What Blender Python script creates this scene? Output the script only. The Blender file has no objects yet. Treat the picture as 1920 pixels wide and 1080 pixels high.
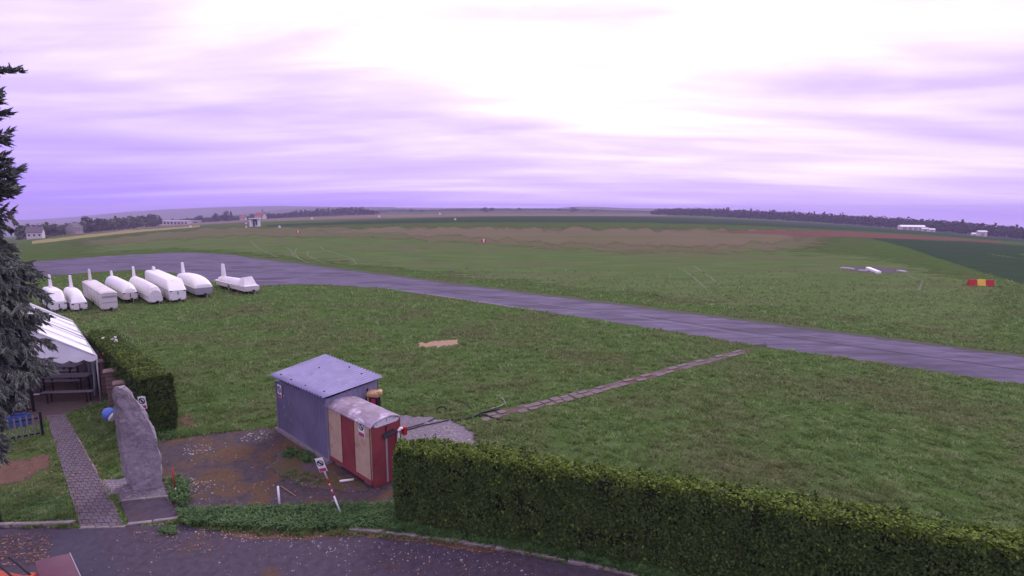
import bpy, math, random
from mathutils import noise as mnoise, Vector
import numpy as np
random.seed(7); RNG = np.random.default_rng(7)
R = math.radians
scn = bpy.context.scene
COL = scn.collection
# ------------------------------------------------------------------ camera, sky, sun, exposure
F = 1000.0; CAMH = 8.0; TH = math.atan(.148); CT = math.cos(TH); ST = math.sin(TH)
cam = bpy.data.cameras.new('camera'); camo = bpy.data.objects.new('camera', cam); COL.objects.link(camo)
camo.location = (0, 0, CAMH); camo.rotation_euler = (R(90) - TH, 0, 0)
cam.sensor_width = 36; cam.lens = 36 * F / 1920; cam.clip_end = 30000; cam.clip_start = .1
scn.camera = camo
SUN_EL, SUN_AZ = R(42), R(18)            # azimuth from +Y towards +X
w = bpy.data.worlds.new('World'); scn.world = w; w.use_nodes = True
SEED = (12.6, 6.5, 0.4)
def build_sky():
    nt = w.node_tree; nt.nodes.clear(); N = nt.nodes.new; L = nt.links.new
    out = N('ShaderNodeOutputWorld'); mixs = N('ShaderNodeMixShader'); mixs.inputs[0].default_value = .93
    sky = N('ShaderNodeTexSky'); sky.sky_type = 'NISHITA'; sky.sun_disc = False
    sky.sun_elevation = SUN_EL; sky.sun_rotation = SUN_AZ
    b1 = N('ShaderNodeBackground'); b1.inputs[1].default_value = .1; L(sky.outputs[0], b1.inputs[0])
    b2 = N('ShaderNodeBackground'); b2.inputs[1].default_value = 1.0
    L(b1.outputs[0], mixs.inputs[1]); L(b2.outputs[0], mixs.inputs[2]); L(mixs.outputs[0], out.inputs[0])
    def M(op, a, b=None, c=None):
        n = N('ShaderNodeMath'); n.operation = op
        for i, v in enumerate((a, b, c)):
            if v is None: continue
            if isinstance(v, (int, float)): n.inputs[i].default_value = v
            else: L(v, n.inputs[i])
        return n.outputs[0]
    tc = N('ShaderNodeTexCoord'); sx = N('ShaderNodeSeparateXYZ'); L(tc.outputs['Generated'], sx.inputs[0])
    x, y, z = sx.outputs
    h = M('SQRT', M('MAXIMUM', M('ADD', M('MULTIPLY', x, x), M('MULTIPLY', y, y)), 1e-4))
    hx = M('DIVIDE', x, h); hy = M('DIVIDE', y, h)
    el = M('DIVIDE', z, h)                                        # tan of elevation
    bow = M('MULTIPLY', hx, hx)               # long cloud rolls arching over the field
    e2 = M('MAXIMUM', M('ADD', el, M('MULTIPLY', bow, M('ADD', M('MULTIPLY', M('MINIMUM', M('MULTIPLY', M('MAXIMUM', el, 0), 2.0), .6), .38), .05))), -.05)
    lg = M('LOGARITHM', M('ADD', e2, .07), 2.718)
    def band(sh, sv, detail, rough, off):
        cb = N('ShaderNodeCombineXYZ'); L(M('MULTIPLY', hx, sh), cb.inputs[0]); L(M('MULTIPLY', hy, sh), cb.inputs[1])
        L(M('ADD', M('MULTIPLY', lg, sv), off), cb.inputs[2])
        n = N('ShaderNodeTexNoise'); n.inputs['Scale'].default_value = 1; n.inputs['Detail'].default_value = detail
        n.inputs['Roughness'].default_value = rough; n.inputs['Distortion'].default_value = .45; L(cb.outputs[0], n.inputs['Vector'])
        return n.outputs[0]
    n1 = band(1.7, 2.6, 6, .5, SEED[0]); n2 = band(2.2, 7.0, 3, .42, SEED[1]); n3 = band(6.0, 9.0, 6, .55, SEED[2])
    cl = M('ADD', M('ADD', M('MULTIPLY', n1, 1.3), M('MULTIPLY', n2, .85)), M('MULTIPLY', n3, .22))
    cl = M('SUBTRACT', cl, 1.20)                                  # about -.4 .. .4
    # brighter towards the veiled sun, darker towards the western horizon
    base = M('ADD', M('MULTIPLY', M('MINIMUM', M('MAXIMUM', el, 0), .42), 1.7), .25)
    base = M('ADD', base, M('MULTIPLY', M('MULTIPLY', hx, M('MAXIMUM', hy, 0)), .22)); base = M('ADD', base, M('SUBTRACT', .10, M('MULTIPLY', bow, .26))); base = M('ADD', base, M('MULTIPLY', M('SUBTRACT', hy, .85), .13))
    v = M('ADD', base, M('MULTIPLY', cl, .80))
    ramp = N('ShaderNodeValToRGB'); L(v, ramp.inputs[0]); cr = ramp.color_ramp
    pts = [(.0, (.40, .26, 1.05)), (.22, (.52, .37, 1.08)), (.42, (.66, .50, 1.06)), (.62, (.84, .68, 1.08)), (.82, (1.04, .92, 1.12)), (1.0, (1.35, 1.15, 1.6))]
    cr.elements[0].position = 0; cr.elements[1].position = 1
    for p, c in pts[1:-1]: cr.elements.new(p)
    for e, (p, c) in zip(cr.elements, pts): e.position = p; e.color = (*c, 1)
    L(ramp.outputs[0], b2.inputs[0])
build_sky()
sl = bpy.data.lights.new('sun', 'SUN'); sl.energy = 1.1; sl.angle = R(25); sl.color = (1, .95, .92)
so = bpy.data.objects.new('sun', sl); COL.objects.link(so)
so.rotation_euler = (R(90) - SUN_EL, 0, -SUN_AZ + math.pi)
vs = scn.view_settings; vs.view_transform = 'Standard'; vs.look = 'None'; vs.exposure = .3; vs.gamma = 1; vs.use_curve_mapping = False
scn.render.engine = 'CYCLES'
cy = scn.cycles; cy.max_bounces = 5; cy.diffuse_bounces = 3; cy.glossy_bounces = 2; cy.transmission_bounces = 2; cy.volume_bounces = 0
cy.use_denoising = True

# ------------------------------------------------------------------ terrain and the photograph's geometry
def g(x, y):
    if y <= 40: return 0.0
    u = max(-1.3, min(1.3, x / y)); r = (y - 40)**2 / 160 if y < 120 else y - 80
    return -.055 * u * u * r
def P(px, py, z=None):
    """where the sight line of a pixel meets the ground (or the level z)"""
    a = (px - 960) / F; b = (540 - py) / F; d = (a, CT + b * ST, -ST + b * CT)
    if z is not None:
        t = (z - CAMH) / d[2]; return (d[0] * t, d[1] * t, z)
    lo, t = 0, .5
    while CAMH + d[2] * t > g(d[0] * t, d[1] * t) and t < 1500: lo = t; t *= 1.05
    hi = t
    for _ in range(36):
        m = (lo + hi) / 2
        if CAMH + d[2] * m > g(d[0] * m, d[1] * m): lo = m
        else: hi = m
    return (d[0] * hi, d[1] * hi, CAMH + d[2] * hi)
def Z(y, py):
    b = (540 - py) / F; return CAMH + y * (b * CT - ST) / (CT + b * ST)
def AT(px, d):
    """ground point at depth d under picture column px (far things)"""
    u = (px - 960) / F / .989
    for _ in range(3):
        zz = g(u * d, d); f = d * CT - (zz - CAMH) * ST; u = (px - 960) / F * f / d
    return (u * d, d, g(u * d, d))
def proj(x, y, z):
    f = y * CT - (z - CAMH) * ST; up = y * ST + (z - CAMH) * CT
    return 960 + F * x / f, 540 - F * up / f

# ------------------------------------------------------------------ materials
def mat(name, cols, scale=3.0, rough=.8, bump=0.0, bscale=None, detail=6, spec=.3, metal=0.0, stretch=(1, 1, 1), cols2=None, scale2=.3, mix=(.45, .6), island=0.0, distort=0.0, up=0.0, trans=0.0, fade=False):
    """noise-driven colour: cols = [(pos, rgb)..]; cols2 mixed in by a second, larger noise"""
    m = bpy.data.materials.new(name); m.use_nodes = True; nt = m.node_tree; b = nt.nodes['Principled BSDF']
    N = nt.nodes.new; L = nt.links.new
    b.inputs['Roughness'].default_value = rough; b.inputs['Specular IOR Level'].default_value = spec; b.inputs['Metallic'].default_value = metal
    geo = N('ShaderNodeNewGeometry'); tc = N('ShaderNodeTexCoord'); mp = N('ShaderNodeMapping'); mp.inputs['Scale'].default_value = stretch
    L(tc.outputs['Object'], mp.inputs[0])
    def noise(s, d=detail):
        n = N('ShaderNodeTexNoise'); n.inputs['Scale'].default_value = s; n.inputs['Detail'].default_value = d
        n.inputs['Roughness'].default_value = .6; n.inputs['Distortion'].default_value = distort; L(mp.outputs[0], n.inputs['Vector']); return n.outputs[0]
    def ramp(src, cs):
        r = N('ShaderNodeValToRGB'); e = r.color_ramp.elements
        while len(e) < len(cs): e.new(.5)
        for k, (p, c) in zip(e, cs): k.position = p; k.color = (*c, 1)
        L(src, r.inputs[0]); return r.outputs[0]
    if isinstance(cols, tuple): cols = [(.3, tuple(.85 * c for c in cols)), (.7, tuple(min(1, 1.12 * c) for c in cols))]
    col = ramp(noise(scale), cols)
    if cols2:
        c2 = ramp(noise(scale * 1.7), cols2); f = ramp(noise(scale2, 5), [(mix[0], (0, 0, 0)), (mix[1], (1, 1, 1))])
        mx = N('ShaderNodeMix'); mx.data_type = 'RGBA'; L(f, mx.inputs[0]); L(col, mx.inputs[6]); L(c2, mx.inputs[7]); col = mx.outputs[2]
    if island:
        hv = N('ShaderNodeHueSaturation'); mr = N('ShaderNodeMapRange'); L(geo.outputs['Random Per Island'], mr.inputs[0])
        mr.inputs[3].default_value = 1 - island; mr.inputs[4].default_value = 1 + island
        L(mr.outputs[0], hv.inputs['Value']); L(col, hv.inputs['Color']); col = hv.outputs[0]
    L(col, b.inputs['Base Color'])
    if up:
        va = N('ShaderNodeVectorMath'); va.inputs[1].default_value = (0, 0, up); L(geo.outputs['Normal'], va.inputs[0]); vn = N('ShaderNodeVectorMath'); vn.operation = 'NORMALIZE'; L(va.outputs[0], vn.inputs[0]); L(vn.outputs[0], b.inputs['Normal'])
    if bump:
        bp = N('ShaderNodeBump'); bp.inputs['Strength'].default_value = min(1, bump); bp.inputs['Distance'].default_value = .05 * max(1, bump)
        L(noise(bscale or scale * 3), bp.inputs['Height']); L(bp.outputs[0], b.inputs['Normal'])
    if trans:
        tr = N('ShaderNodeBsdfTranslucent'); L(col, tr.inputs[0]); ms = N('ShaderNodeMixShader'); ms.inputs[0].default_value = trans
        L(b.outputs[0], ms.inputs[1]); L(tr.outputs[0], ms.inputs[2]); L(ms.outputs[0], nt.nodes['Material Output'].inputs[0])
    if fade:                                                       # the patch breaks up into its surroundings at its rim
        at = N('ShaderNodeAttribute'); at.attribute_name = 'rim'; ad = N('ShaderNodeMath'); ad.operation = 'ADD'; L(at.outputs['Fac'], ad.inputs[0]); L(noise(fade, 7), ad.inputs[1])
        fr = ramp(ad.outputs[0], [(.80, (0, 0, 0)), (.95, (1, 1, 1))]); tp = N('ShaderNodeBsdfTransparent'); ms = N('ShaderNodeMixShader')
        L(fr, ms.inputs[0]); L(tp.outputs[0], ms.inputs[1]); L(b.outputs[0], ms.inputs[2]); L(ms.outputs[0], nt.nodes['Material Output'].inputs[0])
    return m
def plain(name, c, rough=.6, metal=0.0, v=.1): return mat(name, [(.3, tuple(x * (1 - v) for x in c)), (.7, tuple(min(1, x * (1 + v)) for x in c))], 4, rough, metal=metal)
M = {}
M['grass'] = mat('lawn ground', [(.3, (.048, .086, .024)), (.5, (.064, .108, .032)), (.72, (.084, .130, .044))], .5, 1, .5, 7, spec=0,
                 cols2=[(.3, (.066, .070, .036)), (.7, (.100, .088, .052))], scale2=.2, mix=(.46, .72))  # darker than the blades: shade between the tufts put into the colour
M['blade'] = mat('grass blades', [(.3, (.118, .190, .054)), (.5, (.178, .264, .088)), (.72, (.305, .385, .175))], 1.3, .9, spec=0, trans=.45, cols2=[(.3, (.165, .195, .080)), (.7, (.245, .235, .125))], scale2=.2, mix=(.46, .72), island=.38, up=1.0)  # lightened against the ground to paint lit tips
M['tall'] = mat('verge weeds', [(.3, (.05, .12, .035)), (.7, (.13, .23, .075))], 3, .6, spec=.3, island=.4, up=.5, trans=.4)
M['taxi'] = mat('worn taxiway asphalt', [(.3, (.072, .057, .100)), (.5, (.098, .078, .132)), (.7, (.150, .124, .195))], 1.0, .8, .3, 30, spec=.15, stretch=(.35, 1.6, 1), cols2=[(.3, (.048, .038, .064)), (.7, (.076, .061, .10))], scale2=.35, mix=(.5, .6))
M['seam'] = plain('pale seam and wet sheen', (.14, .115, .175), .7)  # pale seams; along the taxiway's lower edge it paints a wet sheen
M['crack'] = plain('cracked asphalt seam', (.036, .028, .044), .9)
M['drive'] = mat('driveway asphalt', [(.3, (.055, .042, .060)), (.7, (.092, .073, .100))], 6, .9, .5, 60, spec=.15, cols2=[(.3, (.085, .050, .036)), (.7, (.12, .075, .052))], scale2=.8, mix=(.58, .70))
M['patch'] = mat('smooth asphalt patch', [(.3, (.052, .044, .068)), (.7, (.075, .064, .092))], 5, .85, .3, 60, spec=.15)
M['yard'] = mat('mossy yard asphalt', [(.3, (.055, .042, .050)), (.7, (.105, .083, .092))], 5, .95, .6, 40, spec=.1,
                cols2=[(.3, (.10, .060, .036)), (.5, (.14, .085, .050)), (.6, (.085, .062, .046)), (.75, (.070, .068, .028))], scale2=.75, mix=(.46, .58), distort=.5)
M['moss'] = mat('green moss', [(.3, (.085, .078, .034)), (.7, (.125, .09, .05))], 4, .95, .6, 30, spec=.1, cols2=[(.3, (.085, .065, .08)), (.7, (.13, .10, .115))], scale2=1.1, mix=(.45, .6), fade=2.2)
M['soil'] = mat('brown soil', [(.3, (.105, .062, .045)), (.7, (.17, .10, .075))], 4, .95, .7, 20, spec=.1)
M['trench'] = mat('trench fill', [(.3, (.095, .068, .058)), (.7, (.155, .115, .10))], 3, .95, .6, 20, spec=0, cols2=[(.3, (.13, .105, .11)), (.7, (.19, .155, .165))], scale2=.8, mix=(.46, .58), fade=3)
M['soil_patch'] = mat('worn brown soil', [(.3, (.105, .062, .045)), (.7, (.17, .10, .075))], 4, .95, .7, 20, spec=.1, fade=4.5)
M['sand'] = mat('sandy soil', [(.3, (.26, .165, .11)), (.7, (.38, .26, .18))], 6, .95, .6, 20, spec=.1, fade=5)
M['apron'] = mat('grey gravelled asphalt', [(.3, (.14, .115, .145)), (.7, (.22, .19, .225))], 9, .9, .6, 50, cols2=[(.3, (.3, .28, .31)), (.7, (.4, .37, .41))], scale2=9, mix=(.6, .66))
M['dryfield'] = mat('dry mown strip', [(.3, (.130, .112, .072)), (.7, (.160, .132, .09))], .25, .95, spec=0, stretch=(.3, 1, 1), cols2=[(.3, (.105, .112, .058)), (.7, (.13, .13, .07))], scale2=.05, mix=(.48, .62), fade=.7)
M['crop'] = mat('dark green crop', [(.3, (.033, .056, .033)), (.7, (.045, .070, .042))], .4, .9, spec=0, stretch=(.3, 1, 1))
M['plough'] = mat('ploughed soil', [(.3, (.125, .065, .055)), (.7, (.165, .085, .075))], .2, .95, spec=0, stretch=(.3, 1, 1))
M['mown'] = mat('mown runway grass', [(.3, (.074, .112, .040)), (.5, (.090, .130, .048)), (.7, (.114, .152, .062))], .35, 1, spec=0, stretch=(.4, 1, 1), cols2=[(.3, (.098, .106, .056)), (.7, (.13, .118, .07))], scale2=.06, mix=(.5, .68), fade=.5)
M['olive'] = mat('browning runway grass', [(.3, (.105, .105, .058)), (.7, (.14, .12, .076))], .2, .95, spec=0, stretch=(.3, 1, 1), cols2=[(.3, (.082, .112, .044)), (.7, (.105, .135, .058))], scale2=.04, mix=(.5, .64), fade=.6)
M['fallow'] = mat('fallow field', [(.3, (.14, .105, .095)), (.7, (.20, .15, .13))], .05, .95, spec=0)
M['yellow_field'] = mat('yellowing field', [(.3, (.20, .18, .075)), (.7, (.28, .245, .11))], .1, .95, spec=0)
M['trackpale'] = plain('flattened pale grass', (.095, .118, .06), .9)
M['track_and_shade'] = plain('dark ruts and beam shade', (.045, .052, .025), .9)  # tyre ruts, and the painted shade behind the white beams
M['paver'] = mat('concrete paver', [(.3, (.112, .088, .110)), (.7, (.170, .135, .165))], 5, .85, .3, 60)
M['paver_warm'] = mat('mossy concrete paver', [(.3, (.098, .075, .085)), (.7, (.150, .115, .13))], 5, .85, .3, 60)
M['joint'] = mat('paver joint sand', [(.3, (.07, .048, .045)), (.7, (.11, .08, .075))], 8, .95)
M['kerb'] = mat('kerb concrete', [(.3, (.19, .155, .16)), (.7, (.33, .28, .28))], 6, .9, .5, 40, cols2=[(.3, (.10, .085, .06)), (.7, (.14, .11, .08))], scale2=2, mix=(.5, .6))
M['slab'] = mat('weathered slab concrete', [(.3, (.12, .098, .108)), (.7, (.19, .155, .172))], 3, .9, .4, 30, cols2=[(.3, (.14, .085, .06)), (.7, (.20, .13, .10))], scale2=.9, mix=(.46, .6))
M['block'] = mat('rough walling block', [(.3, (.20, .135, .125)), (.7, (.32, .22, .205))], 7, .9, .8, 18, cols2=[(.3, (.12, .09, .08)), (.7, (.18, .13, .12))], scale2=3, mix=(.5, .65))
M['stone'] = mat('granite', [(.3, (.24, .205, .235)), (.7, (.40, .35, .385))], 5, .9, 1.2, 14, detail=10, cols2=[(.3, (.46, .42, .44)), (.7, (.20, .165, .14))], scale2=4, mix=(.56, .68))
M['pebble'] = mat('pale pebbles', [(.3, (.26, .23, .245)), (.7, (.47, .43, .445))], 3, .85, island=.3)
M['gravel'] = mat('grey gravel', [(.3, (.19, .15, .17)), (.7, (.33, .28, .30))], 3, .9, island=.45)
M['leaf'] = mat('fallen leaves', [(.3, (.20, .095, .05)), (.7, (.33, .18, .105))], 3, .8, island=.5)
M['shedwall'] = mat('painted corrugated steel', [(.3, (.125, .118, .20)), (.7, (.165, .155, .245))], 1.2, .55, spec=.4, cols2=[(.3, (.105, .10, .165)), (.7, (.14, .13, .20))], scale2=.8, mix=(.5, .6))
M['shedside'] = mat('bare galvanised sheet', [(.3, (.19, .18, .26)), (.7, (.26, .245, .34))], 1.4, .5, spec=.5)
M['shedroof'] = mat('corrugated fibre cement', [(.3, (.255, .235, .40)), (.7, (.33, .305, .48))], 2.5, .6, spec=.4, cols2=[(.3, (.22, .20, .33)), (.7, (.28, .26, .40))], scale2=1.2, mix=(.55, .65))
M['cream'] = mat('faded cream paint', [(.3, (.44, .32, .22)), (.7, (.54, .41, .30))], 2.5, .65, .1, cols2=[(.3, (.27, .155, .08)), (.7, (.38, .25, .16))], scale2=2.2, mix=(.57, .70))
M['redpaint'] = mat('faded red paint', [(.3, (.20, .038, .045)), (.7, (.29, .062, .07))], 2.0, .6, .1, cols2=[(.3, (.15, .05, .04)), (.7, (.22, .08, .065))], scale2=1.5, mix=(.58, .7))
M['darkred'] = mat('dark red steel', [(.3, (.155, .02, .038)), (.7, (.22, .035, .055))], 2, .6)
M['wagonroof'] = mat('weathered bitumen roof', [(.3, (.22, .165, .20)), (.7, (.36, .30, .38))], 2.5, .8, .5, 25, cols2=[(.3, (.42, .36, .48)), (.7, (.62, .56, .68))], scale2=2.2, mix=(.56, .68))
M['lichen'] = mat('flaked white paint', [(.3, (.62, .58, .62)), (.55, (.72, .68, .72)), (.68, (.10, .08, .09))], 9, .8)
M['white'] = mat('white gelcoat', [(.3, (.74, .72, .71)), (.7, (.82, .80, .79))], 1.5, .4, spec=.5, cols2=[(.3, (.50, .47, .45)), (.7, (.62, .59, .57))], scale2=1.6, mix=(.55, .82))
M['cloth_white'] = mat('white trailer cover', [(.3, (.66, .62, .62)), (.7, (.78, .75, .75))], 3, .8, .5, 4)
M['beige'] = mat('aged cream panel', [(.3, (.56, .52, .50)), (.7, (.66, .62, .60))], 1.2, .6, cols2=[(.3, (.48, .44, .41)), (.7, (.56, .51, .48))], scale2=.9, mix=(.55, .7))
M['greybody'] = plain('grey trailer body', (.30, .30, .33), .6)
M['tent'] = mat('white pvc canopy', [(.3, (.74, .73, .78)), (.7, (.84, .83, .87))], 1.0, .55, .15, 3, spec=.4)
M['metal'] = plain('grey painted steel', (.42, .40, .42), .5, .3)
M['greyslat'] = plain('weathered grey slats', (.21, .19, .205), .8)
M['dark'] = plain('dark rubber', (.025, .022, .028), .7)
M['black'] = plain('black paint', (.015, .012, .018), .5)
M['wood'] = mat('dark stained wood', [(.3, (.06, .042, .05)), (.7, (.10, .075, .085))], 4, .6, .3, 20, stretch=(1, 6, 1))
M['woodtop'] = mat('worn table boards', [(.3, (.115, .085, .10)), (.7, (.19, .15, .17))], 4, .5, .3, 20, spec=.5)
M['fence'] = mat('brown fence boards', [(.3, (.075, .048, .045)), (.7, (.13, .085, .08))], 3, .8, .3, 20)
M['red'] = plain('signal red', (.42, .025, .03), .5)
M['signred'] = plain('sign red', (.40, .06, .13), .5)
M['orange'] = plain('orange red plastic', (.50, .10, .06), .45)
M['yellow'] = plain('yellow panel', (.75, .48, .06), .5)
M['signwhite'] = plain('white sign enamel', (.80, .78, .80), .4, v=.04)
M['tan'] = mat('cracked tan plastic', [(.3, (.42, .27, .13)), (.7, (.62, .42, .24))], 9, .6)
M['blue'] = plain('blue plastic', (.085, .16, .50), .4)
M['blue_crate'] = plain('dull blue plastic', (.06, .10, .30), .6)
M['maroon'] = mat('dark maroon panel', [(.3, (.085, .022, .045)), (.7, (.12, .035, .06))], 3, .3, spec=.5)
M['concrete'] = mat('plinth concrete', [(.3, (.17, .145, .16)), (.7, (.27, .235, .25))], 4, .9, .4, 25)
M['hedge_leaf'] = mat('thuja leaves', [(.3, (.046, .082, .021)), (.7, (.078, .125, .034))], 2.2, .6, spec=.2, island=.45, trans=.25, cols2=[(.3, (.05, .055, .02)), (.7, (.085, .075, .03))], scale2=1.4, mix=(.62, .74))
M['hedge_tip'] = mat('fresh lit-top thuja shoots', [(.3, (.105, .170, .020)), (.7, (.185, .265, .038))], 2.2, .6, spec=.2, island=.4, trans=.3)  # yellow-green growth, also lightened to paint a brighter hedge top
M['hedge_core'] = plain('thuja twigs', (.018, .024, .010), .95)
M['spruce'] = mat('spruce needles', [(.3, (.105, .125, .10)), (.7, (.25, .275, .235))], 2.5, .6, spec=.3, island=.6, up=.5)
M['bark'] = mat('bark', [(.3, (.05, .035, .03)), (.7, (.11, .08, .07))], 6, .9, .8, 12)
M['far_leaf'] = mat('far broadleaf foliage', [(.3, (.050, .070, .032)), (.7, (.085, .105, .05))], .12, .9, spec=.1, island=.4)
M['far_dark'] = mat('far conifer foliage', [(.3, (.025, .036, .022)), (.7, (.045, .06, .036))], .12, .9, spec=.1, island=.4)
M['hill'] = mat('wooded hill', [(.3, (.05, .07, .04)), (.7, (.10, .11, .07))], .01, .95, spec=.05)
M['tileroof'] = plain('red roof tiles', (.33, .10, .07), .8, v=.2)
M['greyroof'] = plain('grey roof', (.13, .11, .13), .8)
M['render'] = plain('pale render', (.62, .56, .54), .85)
M['render_grey'] = plain('grey render', (.33, .29, .29), .85)
M['glass'] = plain('dark glazing', (.03, .03, .04), .15)
M['rose'] = plain('white rose petals', (.75, .70, .72), .6)
M['rustwood'] = plain('bleached stick', (.30, .20, .14), .8)

# ------------------------------------------------------------------ mesh helpers
def tag(o, label=None, cat=None, group=None, kind=None):
    if label: o['label'] = label
    if cat: o['category'] = cat
    if group: o['group'] = group
    if kind: o['kind'] = kind
    return o
def empty(name, loc, label, cat, group=None, rz=0):
    o = bpy.data.objects.new(name, None); COL.objects.link(o); o.empty_display_size = .2
    o.location = loc; o.rotation_euler = (0, 0, rz); return tag(o, label, cat, group)
def link(name, me, parent=None, m=None):
    o = bpy.data.objects.new(name, me); COL.objects.link(o)
    if m is not None and not me.materials: me.materials.append(m)
    if parent is not None: o.parent = parent
    return o
def npmesh(name, V, Fq, m, parent=None, smooth=False):
    """V (n,3), Fq (k, 3 or 4) arrays"""
    V = np.asarray(V, 'f4'); Fq = np.asarray(Fq, 'i4'); k = Fq.shape[1]
    me = bpy.data.meshes.new(name); me.vertices.add(len(V)); me.vertices.foreach_set('co', V.ravel())
    me.loops.add(Fq.size); me.loops.foreach_set('vertex_index', Fq.ravel())
    me.polygons.add(len(Fq)); me.polygons.foreach_set('loop_start', np.arange(0, Fq.size, k, dtype='i4'))
    if smooth: me.polygons.foreach_set('use_smooth', np.ones(len(Fq), bool))
    me.update(calc_edges=True); return link(name, me, parent, m)
class MB:
    def __init__(s): s.v = []; s.f = []
    def pts(s, vs, fs):
        o = len(s.v); s.v += [tuple(p) for p in vs]; s.f += [tuple(i + o for i in f) for f in fs]; return s
    def hexa(s, b, t):      # four bottom points, four top points, both counter-clockwise from above
        return s.pts(list(b) + list(t), [(3, 2, 1, 0), (4, 5, 6, 7), (0, 1, 5, 4), (1, 2, 6, 5), (2, 3, 7, 6), (3, 0, 4, 7)])
    def box(s, c, d, rz=0, bev=0):
        hx, hy, hz = d[0] / 2, d[1] / 2, d[2] / 2; ca, sa = math.cos(rz), math.sin(rz)
        q = [(-hx, -hy), (hx, -hy), (hx, hy), (-hx, hy)]
        if bev:
            i = [(a * (1 - bev / hx), b * (1 - bev / hy)) for a, b in q]
            rings = [(i, -hz), (q, -hz + bev), (q, hz - bev), (i, hz)]
            vs = [(c[0] + a * ca - b * sa, c[1] + a * sa + b * ca, c[2] + z) for r, z in rings for a, b in r]
            fs = [(3, 2, 1, 0), (12, 13, 14, 15)]
            for k in range(3):
                for j in range(4): fs.append((k * 4 + j, k * 4 + (j + 1) % 4, k * 4 + 4 + (j + 1) % 4, k * 4 + 4 + j))
            return s.pts(vs, fs)
        w2 = [(c[0] + a * ca - b * sa, c[1] + a * sa + b * ca) for a, b in q]
        return s.hexa([(a, b, c[2] - hz) for a, b in w2], [(a, b, c[2] + hz) for a, b in w2])
    def tube(s, path, r, n=8, r2=None, cap=True):
        path = [np.array(p, float) for p in path]; o = len(s.v); k = len(path)
        for i, p in enumerate(path):
            t = path[min(i + 1, k - 1)] - path[max(i - 1, 0)]; t = t / (np.linalg.norm(t) + 1e-9)
            a = np.cross(t, (0, 0, 1) if abs(t[2]) < .9 else (1, 0, 0)); a /= np.linalg.norm(a); b = np.cross(t, a)
            rr = r if r2 is None else r + (r2 - r) * i / max(1, k - 1)
            for j in range(n):
                th = 2 * math.pi * j / n; q = p + rr * (math.cos(th) * a + math.sin(th) * b); s.v.append(tuple(q))
        for i in range(k - 1):
            for j in range(n): s.f.append((o + i * n + j, o + i * n + (j + 1) % n, o + (i + 1) * n + (j + 1) % n, o + (i + 1) * n + j))
        if cap: s.f.append(tuple(o + j for j in range(n))[::-1]); s.f.append(tuple(o + (k - 1) * n + j for j in range(n)))
        return s
    def loft(s, rings, closed=True, caps=True):
        n = len(rings[0]); o = len(s.v)
        for r in rings: s.v += [tuple(p) for p in r]
        for i in range(len(rings) - 1):
            for j in range(n if closed else n - 1):
                s.f.append((o + i * n + j, o + i * n + (j + 1) % n, o + (i + 1) * n + (j + 1) % n, o + (i + 1) * n + j))
        if caps: s.f.append(tuple(o + j for j in range(n))[::-1]); s.f.append(tuple(o + (len(rings) - 1) * n + j for j in range(n)))
        return s
    def build(s, name, m, parent=None, smooth=False):
        me = bpy.data.meshes.new(name); me.from_pydata(s.v, [], s.f)
        import bmesh
        bm = bmesh.new(); bm.from_mesh(me); bmesh.ops.recalc_face_normals(bm, faces=bm.faces[:]); bm.to_mesh(me); bm.free()
        if smooth:
            for p in me.polygons: p.use_smooth = True
        return link(name, me, parent, m)
def resample(poly, n):
    p = np.array(poly, float); d = np.r_[0, np.cumsum(np.hypot(*np.diff(p, axis=0).T))]; t = np.linspace(0, d[-1], n)
    return np.c_[np.interp(t, d, p[:, 0]), np.interp(t, d, p[:, 1])]
EXCL = []                       # ground areas where no lawn tuft grows
def in_poly(x, y, poly):
    r = np.zeros(len(x), bool); n = len(poly)
    for i in range(n):
        x1, y1 = poly[i]; x2, y2 = poly[(i + 1) % n]
        if y1 == y2: continue
        c = ((y1 > y) != (y2 > y)) & (x < (x2 - x1) * (y - y1) / (y2 - y1) + x1); r ^= c
    return r
def sheet(name, lower, upper, m, off=.004, nx=80, ny=6, jit=0.0, kind='structure', excl=True, parent=None, label=None):
    lo = resample(lower, nx); up = resample(upper, nx)
    if jit:
        for e in (lo, up):
            k = np.convolve(RNG.normal(0, jit, nx + 4), np.ones(3) / 2, 'same')[2:-2]; e[:, 1] += k
    V = []; 
    for j in range(ny):
        t = j / (ny - 1)
        for i in range(nx):
            q = lo[i] * (1 - t) + up[i] * t; p = P(q[0], q[1]); V.append((p[0], p[1], p[2] + off * (1 + max(0, p[1] - 30) * .02)))
    Fq = [(j * nx + i, j * nx + i + 1, (j + 1) * nx + i + 1, (j + 1) * nx + i) for j in range(ny - 1) for i in range(nx - 1)]
    o = npmesh(name, V, Fq, m, parent, True)
    tj = np.linspace(0, 1, ny); ti = np.linspace(0, 1, nx); rim = np.minimum(np.minimum(tj, 1 - tj)[:, None] * 2.2, np.minimum(ti, 1 - ti)[None, :] * 6); o.data.attributes.new('rim', 'FLOAT', 'POINT').data.foreach_set('value', np.clip(rim, 0, .62).astype('f4').ravel())
    if kind: o['kind'] = kind
    if label: o['label'] = label
    if excl:
        bd = [V[i][:2] for i in range(nx)] + [V[(ny - 1) * nx + i][:2] for i in range(nx)][::-1]; EXCL.append(bd)
    return o
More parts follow.
